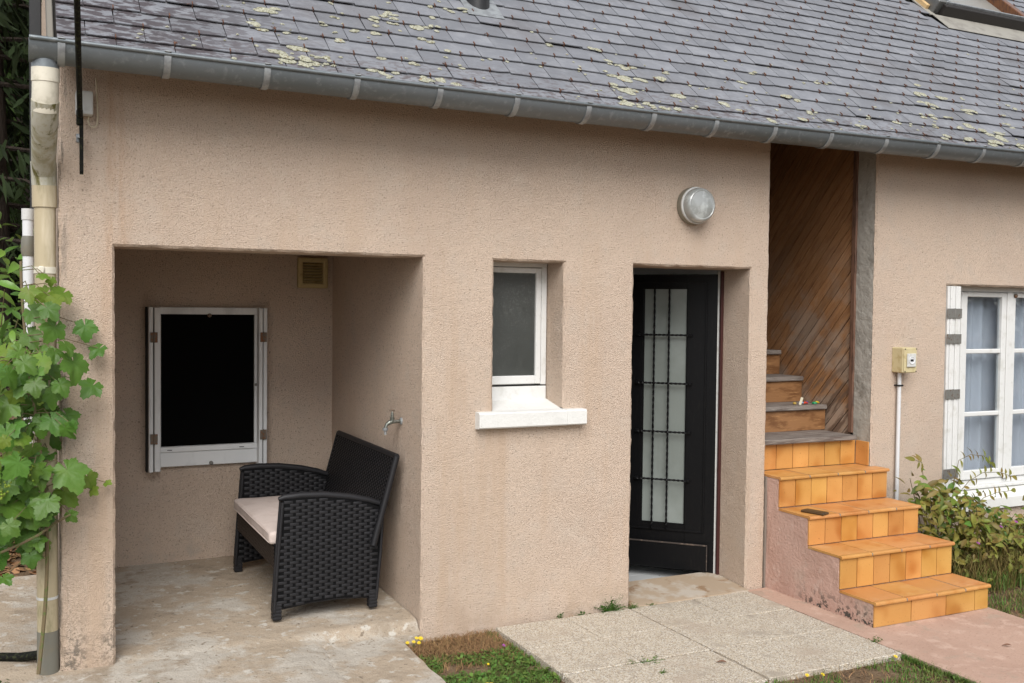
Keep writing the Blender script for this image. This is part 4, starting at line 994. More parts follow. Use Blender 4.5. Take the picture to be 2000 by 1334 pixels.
for v0, face, nm in ((0, -1, 'near'), (1.075, 1, 'far')):
    v1 = v0+.045
    mb = MB(); n = len(side_out)
    mb.v = [tuple(SPt(u, v0+.004, z)) for u, z in side_out]+[tuple(SPt(u, v1-.004, z)) for u, z in side_out]
    mb.f = [tuple(range(n)), tuple(range(2*n-1, n-1, -1))]+[(i, (i+1) % n, n+(i+1) % n, n+i) for i in range(n)]
    sp = mb.build('side_panel', 'wicker_back', sofa)
    for vv, nn in ((v0+.003, -1), (v1-.003, 1)):
        mb = MB(); weave(mb, SPt(0, vv, .0), Vector((1, skew, 0)).normalized(), Vector((0, 0, 1)), Vector((0, nn, 0)), lambda x, y: in_poly(side_out, x, y), .65, .66, .064, .0172, .0042)
        o = mb.build('weave', 'wicker', sp, True); o['kind'] = 'stuff'
    # wrapped edges and arm rail
    MB().tube([SPt(u, v0+.022, z) for u, z in ((.030, .646), (.06, .653), (.15, .657), (.28, .651), (.42, .629), (.53, .602), (.635, .564))], [.010, .017, .019, .019, .019, .018, .013], 12).build('arm_rail', 'wicker', sp, True)
    for vv in (v0, v1):
        MB().tube([SPt(.004, vv, .05), SPt(.02, vv, .29), SPt(.047, vv, .63)], .009, 8).build('edge_wrap', 'wicker', sp, True)
        MB().tube([SPt(.575, vv, .05), SPt(.598, vv, .30), SPt(.612, vv, .55)], .009, 8).build('edge_wrap', 'wicker', sp, True)
    MB().tube([SPt(u, v0+.022, z-.004) for u, z in ((.02, .062), (.08, .066), (.20, .078), (.35, .082), (.50, .070), (.57, .057))], .010, 8).build('edge_wrap', 'wicker', sp, True)
    for u0 in (-.002, .535):
        M2 = frame_matrix(SPt(u0, v0, 0), Vector((1, 0, 0)), Vector((0, 1, 0)), Vector((0, 0, 1)))
        mb = MB(); mb.box(0, .045, 0, .045, 0, .10, .004, M2)
        for k in range(5): mb.box(-.002, .047, -.002, .047, .004+k*.018, .018+k*.018, .003, M2)
        mb.build('leg', 'wicker', sofa)
# front rail
FN = Vector((-1, 0, 0))
mb = MB()
pts = [SPt(.012, .045, .272), SPt(.012, 1.075, .272), SPt(.012, 1.075, .395), SPt(.012, .045, .395)]
M2 = frame_matrix(SPt(.012, .045, .27), Vector((0, 1, 0)), Vector((1, 0, 0)), Vector((0, 0, 1)))
fr_ = MB().box(0, 1.03, 0, .03, 0, .125, .003, M2).build('front_rail', 'wicker_back', sofa)
mb = MB(); weave(mb, SPt(.0115, .045, .272), Vector((0, 1, 0)), Vector((0, 0, 1)), FN, lambda x, y: 0 < x < 1.03 and 0 < y < .12, 1.03, .12, .03, .0105, .004)
o = mb.build('weave', 'wicker_brown', fr_, True); o['kind'] = 'stuff'
MB().box(0, 1.03, .03, .56, .09, .124, .002, M2).build('seat_base', 'wicker_back', sofa)
# backrest leaning to the wall
Bb, Bt = SPt(.575, 0, .36), Vector((O.x+.655, 0, FL+.845))
bu = Vector((0, 1, 0)); bvv = (Vector((O.x+.667, 0, FL+.845))-Vector((O.x+.535, 0, FL+.36))); BH = bvv.length; bvv.normalize(); bn = Vector((-bvv.z, 0, bvv.x))
BO = Vector((O.x+.535, O.y-.005, FL+.36)); BW = 1.145
back = MB().box(0, BW, 0, BH, -.034, -.003, .004, frame_matrix(BO, bu, bvv, bn)).build('backrest', 'wicker_back', sofa)
mb = MB(); weave(mb, BO-bn*.004, bu, bvv, bn, lambda x, y: .01 < x < BW-.01 and .0 < y < BH-.01, BW, BH, .045, .0125, .004)
o = mb.build('weave', 'wicker', back, True); o['kind'] = 'stuff'
for pts in ([(0, 0), (0, BH)], [(BW, 0), (BW, BH)], [(0, BH), (BW, BH)]):
    MB().tube([BO+bu*a+bvv*b_-bn*.014 for a, b_ in pts], .017, 10).build('edge_wrap', 'wicker', back, True)
# seat cushion
bm = bmesh.new(); bmesh.ops.create_cube(bm, size=1)
for v in bm.verts: v.co = Vector((v.co.x*.545, v.co.y*1.022, v.co.z*.068))
bmesh.ops.bevel(bm, geom=bm.edges[:], offset=.024, segments=4, affect='EDGES', profile=.6)
bmesh.ops.subdivide_edges(bm, edges=[e for e in bm.edges if e.calc_length() > .2], cuts=14, use_grid_fill=True)
for v in bm.verts:
    if v.co.z > 0: v.co.z += .012*(1-(v.co.x/.28)**2)*(1-(v.co.y/.52)**4) + .003*noise.noise(v.co*9)
    v.co += noise.noise_vector(v.co*7)*.004
me = bpy.data.meshes.new('seat_cushion'); bm.to_mesh(me); bm.free(); me.materials.append(MT['cushion']); smooth_by_angle(me, 60)
cu = bpy.data.objects.new('seat_cushion', me); COL.objects.link(cu); cu.location = (O.x+.262, O.y+.57, FL+.4345); cu.rotation_euler = (0, R(-1.0), 0)
tag(cu, 'pale greige seat cushion lying on the black wicker sofa', 'cushion')
mb = MB(); 
for zz in (.026, -.022):
    mb.tube([cu.matrix_basis @ Vector(p) for p in ((-.272, -.49, zz), (-.2735, 0, zz), (-.272, .49, zz))], .0035, 6)
mb.build('piping', 'cushion', cu)

# ------------------------------------------------------------------ plants
def leaf_mesh_simple(name, m, fold=.25, curl=.2, n=5, wd=.36):
    """pointed oval leaf along +Y, unit length"""
    mb = MB(); rows = []
    for i in range(n+1):
        t_ = i/n; wv = wd*math.sin(PI*t_**.85)**.9*.5 if 0 < t_ < 1 else 0
        z = -curl*t_*t_
        rows.append([(-wv, t_, z+fold*wv), (0, t_, z), (wv, t_, z+fold*wv)])
    mb.v = [p for r_ in rows for p in r_]
    mb.f = [(i*3+k, i*3+k+1, i*3+k+4, i*3+k+3) for i in range(n) for k in range(2)]
    me = bpy.data.meshes.new(name); me.from_pydata(mb.v, [], mb.f); me.materials.append(MT[m]); me.polygons.foreach_set('use_smooth', [True]*len(me.polygons))
    return me
def vine_leaf(k, m):
    """five lobed, serrated grape leaf about 1 wide, petiole at origin, tip along -Y"""
    rr = random.Random(k); lobes = [(0, .66, 40), (62, .54, 38), (-62, .54, 38), (120, .40, 36), (-120, .40, 36)]
    n = 49; out = []
    for i in range(n):
        a = -170+340*i/(n-1); r_ = .30
        for la, lr, lw_ in lobes:
            d = abs(a-la)
            if d < lw_: r_ = max(r_, lr*(1-.42*(d/lw_)**1.15))
        r_ *= 1+(.05 if i % 2 else -.05)+rr.uniform(-.03, .03)
        out.append((math.sin(R(a))*r_, -math.cos(R(a))*r_))
    bend = rr.uniform(.1, .7); cup = rr.uniform(-.25, .55); tw = rr.uniform(-.5, .5); vs = [(0, 0, 0)]
    def zf(x, y):
        r_ = math.hypot(x, y); a = math.degrees(math.atan2(x, -y))
        vein = min(abs(a-la) for la, _, _ in lobes)/30
        return -bend*y*y*.9 - .25*bend*x*x + cup*abs(x)*.3 + tw*x*y*.6 + .055*min(1, vein)*r_*1.6
    for f_ in (.45, .78, 1.0):
        for x, y in out: vs.append((x*f_, y*f_, zf(x*f_, y*f_)+rr.uniform(-.014, .014)))
    fs = [(0, 1+i, 2+i) for i in range(n-1)]
    for q in (0, 1): fs += [(1+q*n+i, 1+(q+1)*n+i, 2+(q+1)*n+i, 2+q*n+i) for i in range(n-1)]
    me = bpy.data.meshes.new('leaf'); me.from_pydata(vs, [], fs); me.materials.append(MT[m]); me.polygons.foreach_set('use_smooth', [True]*len(me.polygons))
    return me
def orient(loc, nrm, tip, s_):
    z = Vector(nrm).normalized(); y = -Vector(tip); y = (y-z*y.dot(z)).normalized(); x = y.cross(z)
    return frame_matrix(Vector(loc), x*s_, y*s_, z*s_)
VINE=[ (0.06,-0.15,1.87,0.076,1),(0.10,-0.11,1.86,0.051,1),(0.01,-0.20,1.80,0.085,1),(0.08,-0.13,1.79,0.091,1),(0.15,-0.10,1.79,0.112,1),(0.12,-0.20,1.76,0.100,1),(0.08,-0.36,1.72,0.116,0),(0.11,-0.32,1.64,0.122,0),(0.24,-0.07,1.64,0.123,0),(0.30,-0.08,1.54,0.108,0),(0.02,-0.13,1.71,0.101,0),(0.01,-0.11,1.60,0.127,0),(0.06,-0.14,1.53,0.106,0),(0.15,-0.36,1.57,0.097,0),(0.18,-0.33,1.49,0.136,0),(0.11,-0.32,1.54,0.088,0),(-0.01,-0.32,1.49,0.122,0),(0.10,-0.14,1.45,0.116,0),(0.27,-0.11,1.37,0.127,0),(0.04,-0.30,1.46,0.098,0),(-0.07,-0.34,1.44,0.112,0),(0.03,-0.34,1.41,0.087,0),(0.09,-0.11,1.36,0.153,0),(-0.04,-0.26,1.36,0.089,1),(0.13,-0.28,1.40,0.088,0),(-0.07,-0.23,1.31,0.114,0),(0.03,-0.13,1.29,0.152,0),(0.10,-0.22,1.35,0.119,0),(0.16,-0.11,1.24,0.127,0),(0.18,-0.36,1.23,0.072,0),(0.15,-0.34,1.21,0.102,0),(-0.05,-0.24,1.22,0.109,0),(-0.00,-0.17,1.21,0.101,0),(-0.08,-0.35,1.18,0.072,1),(-0.02,-0.25,1.17,0.089,1),(0.02,-0.34,1.13,0.111,0),(-0.03,-0.33,1.07,0.121,0),(0.06,-0.23,1.02,0.124,0),(0.16,-0.20,1.00,0.150,0),(0.25,-0.09,0.95,0.123,1),(0.27,-0.08,0.90,0.067,1),(0.33,-0.05,0.93,0.041,1),(0.15,-0.09,0.89,0.128,1),(0.08,-0.27,0.89,0.118,0),(0.01,-0.16,0.91,0.126,0),(-0.08,-0.24,0.96,0.124,0),(-0.07,-0.22,0.86,0.139,0),(-0.01,-0.18,0.81,0.135,0),(-0.07,-0.38,0.82,0.096,0),(0.00,-0.14,0.72,0.106,0),(0.17,-0.20,0.82,0.060,0),(0.03,-0.14,0.64,0.101,0),(-0.09,-0.27,0.58,0.074,0),(-0.09,-0.16,1.00,0.101,0),(-0.04,-0.19,0.97,0.090,0),(-0.14,-0.30,1.32,0.122,0),(-0.15,-0.18,1.17,0.125,0),(-0.14,-0.25,1.03,0.124,0),(-0.15,-0.35,0.90,0.121,0),(-0.13,-0.11,1.39,0.112,0) ]
vine = thing('grape_vine', 'leafy green grape vine climbing the downpipe at the house corner', 'vine', (.0, -.2, .05))
VL = [[vine_leaf(k, 'vine_leaf') for k in range(6)], [vine_leaf(20+k, 'vine_young') for k in range(4)]]
rv = random.Random(8)
def stem_at(z): return Vector((.03+.05*math.sin(z*2.4), -.10+.03*math.sin(z*4), z))
petioles = MB()
def put_leaf(x, y, z, s_, c_):
    nrm = Vector((rv.gauss(-.1, .5), -1, rv.gauss(.5, .5))); tip = Vector((rv.gauss(.1, .6), rv.gauss(-.1, .3), -1))
    link('leaf', VL[c_][rv.randrange(len(VL[c_]))], vine, orient((x, y, z+.2*s_), nrm, tip, s_*rv.uniform(.85, 1.2)))
    p = Vector((x, y+.004, z+.2*s_)); q = stem_at(max(.5, z+.05)); 
    petioles.tube([p, p.lerp(q, .45)+Vector((0, .03, .03)), q], [.0016, .002, .0022], 5)
for x, y, z, s_, c_ in VINE: put_leaf(x, y, z, s_, c_)
for k in range(96):         # inner and lower leaves
    z = rv.uniform(.62, 1.55); put_leaf(rv.uniform(-.20, .10) - (.02 if z > 1.3 else 0), rv.uniform(-.12, .0) if k % 2 else rv.uniform(-.3, -.1), z, rv.uniform(.08, .13), 0 if rv.random() < .85 else 1)
petioles.tube([stem_at(z) for z in seg(.10, 1.95, .08)], [.009-.003*i/24 for i in range(len(seg(.10, 1.95, .08)))], 7)
petioles.tube([(.173, -.2, .832), (.11, -.2, .80), (.044, -.2, .752), (-.03, -.19, .715), (-.106, -.2, .688), (-.3, -.2, .62)], [.005, .006, .0065, .006, .006, .006], 7)
petioles.build('stem', 'cane', vine, True)
for gi, (gx_, gy_, gz_) in enumerate(((-.015, -.26, 1.13), (.02, -.27, 1.07), (-.095, -.27, 1.01))):
    mb = MB()
    for k in range(34):
        t_ = rv.random(); p = Vector((gx_+rv.gauss(0, .022*(1.1-t_)), gy_+rv.gauss(0, .016), gz_-t_*.075)); r_ = rv.uniform(.0042, .0062)
        vs = [p+Vector(d_)*r_ for d_ in ((1, 0, 0), (0, 1, 0), (-1, 0, 0), (0, -1, 0), (0, 0, 1), (0, 0, -1))]
        mb.add(vs, [(0, 1, 4), (1, 2, 4), (2, 3, 4), (3, 0, 4), (1, 0, 5), (2, 1, 5), (3, 2, 5), (0, 3, 5)])
    mb.build('grape_cluster', 'grape', vine, True)

# laurel shrub behind the corner
def leafy_shrub(name, label, cat, base, centers, nleaf, lm, size, stems, stem_m='cane', seed=1, upn=.4, group=None):
    rr = random.Random(seed); t_ = thing(name, label, cat, base, group); b_ = Vector(base)
    ms = [leaf_mesh_simple('leaf', x_, .3, c_, 5, .34) for x_, c_ in lm]
    mb = MB(); ends = []
    for k in range(stems):
        c_, r_ = centers[k % len(centers)]; e = Vector(c_)+Vector((rr.gauss(0, r_*.5), rr.gauss(0, r_*.5), rr.gauss(0, r_*.5)))
        s0 = b_+Vector((rr.gauss(0, .05), rr.gauss(0, .05), 0)); mid = s0.lerp(e, .5)+Vector((rr.gauss(0, .05), rr.gauss(0, .05), .06))
        mb.tube([s0, mid, e], [.008, .006, .003], 5); ends.append((s0, mid, e))
    mb.build('stem', stem_m, t_)
    for k in range(nleaf):
        c_, r_ = centers[rr.randrange(len(centers))]
        d = Vector((rr.gauss(0, 1), rr.gauss(0, 1), rr.gauss(0, 1))).normalized()*r_*rr.random()**.4
        p = Vector(c_)+d
        if p.z < b_.z+.02: continue
        tip = Vector((d.x, d.y, 0)).normalized()*.8+Vector((rr.gauss(0, .5), rr.gauss(0, .5), rr.gauss(.1, .5)))
        nrm = Vector((rr.gauss(0, .5), rr.gauss(-.4, .4), 1))
        link('leaf', ms[rr.randrange(len(ms))], t_, orient(p, nrm, -tip, size*rr.uniform(.7, 1.25)))
    return t_
leafy_shrub('laurel_shrub', 'glossy green laurel shrub behind the downpipe at the left edge', 'shrub', (-.35, 3.6, .15),
    [((-.10, 2.5, .85), .22), ((-.10, 2.6, 1.25), .22), ((-.09, 2.5, 1.65), .22), ((-.10, 2.7, 2.0), .21), ((-.11, 2.4, .55), .2), ((-.12, 2.8, 1.45), .2), ((-.25, 3.2, .95), .42), ((-.15, 3.3, 1.45), .38), ((-.25, 3.4, 1.9), .40), ((-.12, 3.7, 2.2), .30), ((-.4, 3.6, 1.2), .45)], 300, [('laurel', .15), ('laurel', .4), ('laurel', .25)], .15, 12, seed=3)

# ------------------------------------------------------------------ conifers
def conifer(name, label, loc, h, r, seed, nb=60, tuft=40, dark='needles', low=.12, group=None):
    rr = random.Random(seed); t_ = thing(name, label, 'tree', loc, group); L0 = Vector(loc)
    mb = MB(); mb.tube([L0+Vector((0, 0, -.2)), L0+Vector((.04, 0, h*.3)), L0+Vector((.0, .03, h*.65)), L0+Vector((0, 0, h))], [r*.13, r*.10, r*.06, r*.015], 12)
    V = []; F = []
    for k in range(nb):
        z = h*(low+(1-low)*(k+rr.random())/nb); a = rr.uniform(0, 2*PI); ln = r*(1.05-(z/h))*rr.uniform(.75, 1.15)+.15
        d = Vector((math.cos(a), math.sin(a), 0)); s0 = L0+Vector((0, 0, z)); pts = [s0, s0+d*ln*.5+Vector((0, 0, -.06*ln)), s0+d*ln+Vector((0, 0, -.28*ln))]
        mb.tube(pts, [.03, .02, .008], 4)
        for q in range(tuft):
            t2 = rr.uniform(.15, 1.05); p = pts[0].lerp(pts[1], min(1, t2*2)) if t2 < .5 else pts[1].lerp(pts[2], (t2-.5)*2)
            p = p+Vector((rr.gauss(0, .12), rr.gauss(0, .12), rr.gauss(0, .06)))
            dd = Vector((rr.gauss(0, .5)+d.x*.4, rr.gauss(0, .5)+d.y*.4, -rr.uniform(.3, 1.1))).normalized()*rr.uniform(.22, .45)*max(.6, r/2.6)
            sd = dd.cross(Vector((rr.gauss(0, 1), rr.gauss(0, 1), rr.gauss(0, .4)))).normalized()*rr.uniform(.018, .04)*max(.7, r/2.6)
            o_ = len(V); V += [p-sd*.3, p+sd*.3, p+dd*.55+sd, p+dd, p+dd*.55-sd]; F += [(o_, o_+1, o_+2, o_+3, o_+4)]
    mb.build('trunk', 'bark', t_, True)
    me = bpy.data.meshes.new('crown'); me.from_pydata([tuple(v) for v in V], [], F); me.materials.append(MT[dark])
    o = link('crown', me, t_); o['kind'] = 'stuff'
    return t_
conifer('conifer_tree', 'dark conifer with mossy trunk just behind the house corner', (-.42, 7.2, .5), 9, 2.2, 1, 100, 60, low=.22)
conifer('conifer_tree', 'shaded conifer filling the gap beside the verge, behind the nearest trunk', (-1.6, 11, .5), 12, 3.0, 2, 100, 60, low=.02)
conifer('conifer_tree', 'far dark conifer deepest in the left strip', (.1, 15.5, .5), 14, 3.2, 3, 100, 60, low=.02)
conifer('conifer_tree', 'tall conifer in the garden mirrored in the casement window panes', (14.5, -7.5, -.1), 11, 3.2, 4, 100, 64, low=.10)
conifer('conifer_tree', 'dense dark conifer at the very left edge of the view', (-2.6, 17, .6), 14, 3.4, 5, 100, 64, low=.02)
conifer('conifer_tree', 'dark conifer high behind the eaves corner at the left', (-.9, 21, .6), 17, 3.8, 6, 110, 64, low=.02)
conifer('conifer_tree', 'greener conifer whose branches close the top left corner', (-.75, 10.5, .5), 11, 2.4, 8, 120, 70, dark='needles_green', low=.02)
conifer('conifer_tree', 'conifer standing between the greener one and the eaves corner', (-.25, 18, .5), 15, 3.2, 10, 120, 70, low=.02)
def copy_tree(src, loc, s_, rz):
    r = src.copy(); COL.objects.link(r); L0 = src.location.copy(); r.location = loc; r.scale = (s_, s_, s_*random.uniform(.9, 1.1)); r.rotation_euler.z = rz
    for ch in list(src.children):
        c_ = ch.copy(); COL.objects.link(c_); c_.parent = r; c_.matrix_parent_inverse = ch.matrix_parent_inverse.copy()
    return r
gsrc = conifer('conifer_tree', 'unseen garden conifer added behind the camera to block low sky', (4, -21, -.1), 9.5, 3.2, 7, 120, 80, low=.03, group='unseen garden conifers added to block low sky')  # unseen row added opposite the house, sized to hold back low sky light
rg = random.Random(9)
for x, y in ((-14, -9), (-11.5, -14), (-8, -17.5), (-4, -19), (0, -20.5), (8, -19.5), (12, -18), (15.5, -15), (18.5, -11.5), (20, -6.5)):
    _c = copy_tree(gsrc, (x+rg.gauss(0, .6), y+rg.gauss(0, .6), -.1), rg.uniform(.48, .62), rg.uniform(0, 6))
# leaf litter bank
rr = random.Random(3)
def blades(n, region, h, wd, lean, seed, zf, keep=None):
    g = np.random.default_rng(seed)
    x = g.uniform(region[0], region[1], n); y = g.uniform(region[2], region[3], n)
    if keep is not None:
        k = keep(x, y, g); x, y = x[k], y[k]
    n = len(x); z = np.array([zf(a, b_) for a, b_ in zip(x, y)]) if n else np.zeros(0)
    a = g.uniform(0, 2*np.pi, n); hh = h*g.uniform(.45, 1.25, n); ln = lean*g.uniform(.2, 1.3, n)*hh; w_ = wd*g.uniform(.6, 1.3, n)
    ax = np.cos(a); ay = np.sin(a); b0 = a+g.normal(0, .4, n)+np.pi/2; sx, sy = np.cos(b0)*w_/2, np.sin(b0)*w_/2
    B = np.stack([x, y, z], 1)
    S = np.stack([sx, sy, 0*sx], 1)
    M1 = B+np.stack([ax*ln*.35, ay*ln*.35, hh*.6], 1); T = B+np.stack([ax*ln, ay*ln, hh], 1)
    V = np.stack([B-S, B+S, M1+S*.8, M1-S*.8, T], 1).reshape(-1, 3)
    i = np.arange(n)*5
    F = np.concatenate([np.stack([i, i+1, i+2], 1), np.stack([i, i+2, i+3], 1), np.stack([i+3, i+2, i+4], 1)])
    return V, F
def merge(parts):
    Vs, Fs, o_ = [], [], 0
    for V, F in parts: Vs.append(V); Fs.append(F+o_); o_ += len(V)
    return np.concatenate(Vs), np.concatenate(Fs)
def nz(x, y, s_, o_=0): return np.array([noise.noise(Vector((a*s_, b_*s_, o_))) for a, b_ in zip(x, y)])
def clover(n, region, r, h, seed, zf, keep=None):
    g = np.random.default_rng(seed); x = g.uniform(region[0], region[1], n); y = g.uniform(region[2], region[3], n)
    if keep is not None:
        k = keep(x, y, g); x, y = x[k], y[k]
    n = len(x); z = np.array([zf(a, b_) for a, b_ in zip(x, y)])+h*g.uniform(.2, 1.1, n)
    a = g.uniform(0, 2*np.pi, n); rr_ = r*g.uniform(.5, 1.3, n); tl = g.normal(0, .3, (n, 2))
    V = []
    for k in range(6):
        dx = np.cos(a+k*np.pi/3)*rr_*(1.0 if k % 2 else .8); dy = np.sin(a+k*np.pi/3)*rr_*.85
        V.append(np.stack([x+dx, y+dy, z+dx*tl[:, 0]+dy*tl[:, 1]], 1))
    V = np.stack(V, 1).reshape(-1, 3); i = np.arange(n)*6
    F = np.concatenate([np.stack([i, i+1, i+2], 1), np.stack([i, i+2, i+3], 1), np.stack([i, i+3, i+4], 1), np.stack([i, i+4, i+5], 1)])
    return V, F
dryzone = lambda x, y: (y > -.32+.1*np.sin(x*9)) & (x < 2.3)
P_ = []
P_.append(blades(9000, (1.775, 2.325, -1.6, -.05), .030, .004, .9, 1, ground_h, lambda x, y, g: ((y < -.30+.08*nz(x, y, 6)) & (nz(x, y, 5, 3) > -.25+.0*x)) | ((x > 2.27) & (y > -.4) & (g.random(len(x)) < .5))))
P_.append(clover(2600, (1.775, 2.325, -1.6, -.30), .010, .028, 2, ground_h, lambda x, y, g: nz(x, y, 5, 3) > -.20))
P_.append(blades(16000, (1.8, 4.09, -2.6, -1.288), .030, .004, .9, 3, ground_h, lambda x, y, g: nz(x, y, 4, 9) > -.22))
P_.append(clover(3000, (1.8, 4.09, -2.6, -1.288), .008, .022, 4, ground_h, lambda x, y, g: nz(x, y, 4, 9) > .0))
P_.append(blades(14000, (5.21, 7.4, -1.9, -.35), .035, .0045, .9, 5, ground_h, lambda x, y, g: (y < -.62+.1*nz(x, y, 3)) & (nz(x, y, 4, 5) > -.28)))
P_.append(blades(26000, (5.21, 9.5, -5, -1.9), .04, .007, .9, 6, ground_h))
P_.append(blades(900, (4.072, 4.095, -1.9, -1.25), .03, .004, 1, 7, lambda a, b_: -.03))
V, F = merge(P_)
tag(link('lawn_grass', fast_mesh('lawn_grass', V, F, 'grass')), 'short green lawn grass and clover around the slabs', 'grass', kind='stuff')
V, F = merge([blades(5200, (1.775, 2.32, -.50, -.012), .030, .0028, 2.4, 11, ground_h, lambda x, y, g: (y > -.30+.12*nz(x, y, 6)) | (g.random(len(x)) < .25)),
    blades(2500, (1.8, 4.09, -2.2, -1.288), .022, .003, 2.4, 12, ground_h), blades(2200, (5.21, 7.2, -1.6, -.5), .03, .003, 2.2, 13, ground_h),
    blades(420, (2.325, 4.08, -.048, -.03), .018, .0025, 2, 14, lambda a, b_: -.012, lambda x, y, g: nz(x, y, 6, 1) > .18)])
tag(link('dry_thatch', fast_mesh('dry_thatch', V, F, 'dry_grass')), 'dead brown grass matted against the wall foot', 'dry grass', kind='stuff')
g = np.random.default_rng(5)
V, F = clover(5000, (-2.2, .10, 1.85, 5.5), .03, .012, 21, ground_h)
tag(link('leaf_litter', fast_mesh('leaf_litter', V, F, 'dry_grass')), 'brown leaf litter on the bank behind the corner', 'leaf litter', kind='stuff')

# weeds along the wall foot and the slab joints
def tuft(name, label, loc, n, spread, h, leaf_r, m, seed, group='weeds at the wall foot'):
    rr = random.Random(seed); mb = MB(); st_ = MB(); L0 = Vector(loc)
    for k in range(n):
        e = L0+Vector((rr.gauss(0, spread), rr.gauss(0, spread*.45), abs(rr.gauss(0, h*.6))+.004))
        st_.tube([L0+Vector((rr.gauss(0, spread*.3), rr.gauss(0, .006), 0)), e], .0007, 3, False)
        a0 = rr.uniform(0, 6); r_ = leaf_r*rr.uniform(.5, 1.3); tx, ty = rr.gauss(0, .4), rr.gauss(-.4, .4)
        vs = [e]+[e+Vector((math.cos(a0+i*PI/3)*r_*(1 if i % 2 else .6), math.sin(a0+i*PI/3)*r_*(1 if i % 2 else .6), math.cos(a0+i*PI/3)*r_*tx+math.sin(a0+i*PI/3)*r_*ty)) for i in range(6)]
        mb.add(vs, [(0, 1+i, 1+(i+1) % 6) for i in range(6)])
    t_ = thing(name, label, 'weed', loc, group)
    me = bpy.data.meshes.new('foliage'); me.from_pydata(mb.v, [], mb.f); me.materials.append(MT[m]); o = link('foliage', me, t_); o['kind'] = 'stuff'
    st_.build('stem', 'weed', t_)
    return t_
tuft('weed', 'tiny weed at the wall foot, leftmost of the row by the door', (2.745, -.035, -.01), 26, .014, .035, .006, 'weed', 1)
tuft('weed', 'low weed between the tiny one and the big bright one at the wall foot', (2.885, -.035, -.01), 26, .022, .022, .006, 'weed', 2)
tuft('weed', 'largest bright green weed at the wall foot left of the door', (3.085, -.035, -.006), 170, .045, .045, .007, 'weed', 3)
tuft('weed', 'sparse weed at the left end of the door step', (3.225, -.05, -.004), 34, .03, .03, .005, 'weed', 4)
tuft('weed', 'sprig of weed against the front of the door step', (3.36, -.052, -.002), 12, .015, .012, .005, 'weed', 5)
tuft('weed', 'clump of grass growing in the joint between two slabs', (2.80, -.832, -.012), 60, .05, .018, .006, 'grass', 6)
tuft('weed', 'small sprig in the cross joint of the slabs', (2.79, -1.00, -.008), 18, .013, .018, .006, 'grass', 7)
tuft('weed', 'tuft of grass between the slabs and the pink path', (4.088, -1.09, -.02), 50, .02, .04, .006, 'grass', 8)
for i, (x, y, n_, lb) in enumerate(((-.05, -.35, 90, 'broad leaved weeds at the bottom left corner by the hose'), (.13, -.40, 60, 'ivy like weeds in front of the pillar foot'), (.40, -.42, 70, 'dark leaved weed on the concrete right of the pillar foot'), (-.10, -.12, 20, 'small weed at the foot of the downpipe'))):
    tuft('ground_weed', lb, (x, y, conc_h(x, y)), n_, .07 if i < 3 else .03, .03, .018, 'weed', 20+i, 'weeds on the concrete')
# flowers
def flower(name, label, loc, col, r_, h, seed, group, npet=9):
    rr = random.Random(seed); t_ = thing(name, label, 'flower', loc, group); L0 = Vector(loc); top = L0+Vector((rr.gauss(0, .008), rr.gauss(0, .008), h))
    MB().tube([L0, top], .0012, 5).build('stem', 'weed', t_)
    mb = MB(); tl = Vector((rr.gauss(0, .2), -.5, 1)).normalized(); mq = orient(top, tl, Vector((1, 0, 0)), 1)
    for lay, rl_ in ((0, 1), (1, .6)):
        for i in range(npet):
            a = 2*PI*i/npet+lay*.3; c_, s_ = math.cos(a), math.sin(a); w_ = .32
            pts = [(0, 0, lay*.003), (c_*.6-s_*w_*.5, s_*.6+c_*w_*.5, .2*lay+.05), (c_, s_, .15*lay), (c_*.6+s_*w_*.5, s_*.6-c_*w_*.5, .2*lay+.05)]
            mb.add([mq @ (Vector(p)*r_*rl_+Vector((0, 0, lay*.002))) for p in pts], [(0, 1, 2, 3)])
    mb.build('petals', col, t_)
fl = [(1.800, -.05, 'leftmost of the yellow flowers at the porch corner'), (1.822, -.10, 'lowest yellow flower in the cluster at the porch corner'), (1.838, -.06, 'middle yellow flower in the cluster at the porch corner'), (1.862, -.095, 'small yellow flower low in the porch corner cluster'), (1.885, -.055, 'largest yellow flower, right of the porch corner cluster')]
for i, (x, y, lb) in enumerate(fl): flower('yellow_flower', lb, (x, y, -.055), 'yellow', .013 if i < 4 else .017, .045+.01*(i % 3), i, 'yellow lawn flowers')
for i, (x, y, lb) in enumerate(((3.42, -1.31, 'left of the two yellow flowers along the front slab edge'), (3.50, -1.34, 'right of the two yellow flowers along the front slab edge'), (4.03, -1.30, 'yellow flower at the front right corner of the slabs'), (2.06, -.55, 'lone tiny yellow flower in the grass beside the slabs'))):
    flower('yellow_flower', lb, (x, y, -.055), 'yellow', .013 if i < 3 else .008, .05, 10+i, 'yellow lawn flowers')
flower('purple_flower', 'small purple flower at the slab edge by the dry grass', (2.25, -.33, -.05), 'purple', .012, .05, 30, 'purple flowers')
# fallen leaves
for nm, lb, p, s_, m_ in (('fallen_leaf', 'ochre fallen leaf on the grass at the bottom edge', (1.95, -.78, -.018), .09, 'fallen'), ('fallen_leaf', 'curled brown fallen leaf on the front slab', (3.15, -1.03, .004), .055, 'fallen_brown'), ('fallen_leaf', 'small dry twig like leaf on the pink path', (4.70, -1.45, .004), .05, 'fallen_brown')):
    me = vine_leaf(int(p[0]*100), m_) if m_ == 'fallen' else leaf_mesh_simple('fallen_leaf', m_, .6, .3)
    o = link(nm, me, None, orient(p, (.1, -.15, 1), (.6, -.5, 0), s_)); tag(o, lb, 'leaf', 'fallen leaves')

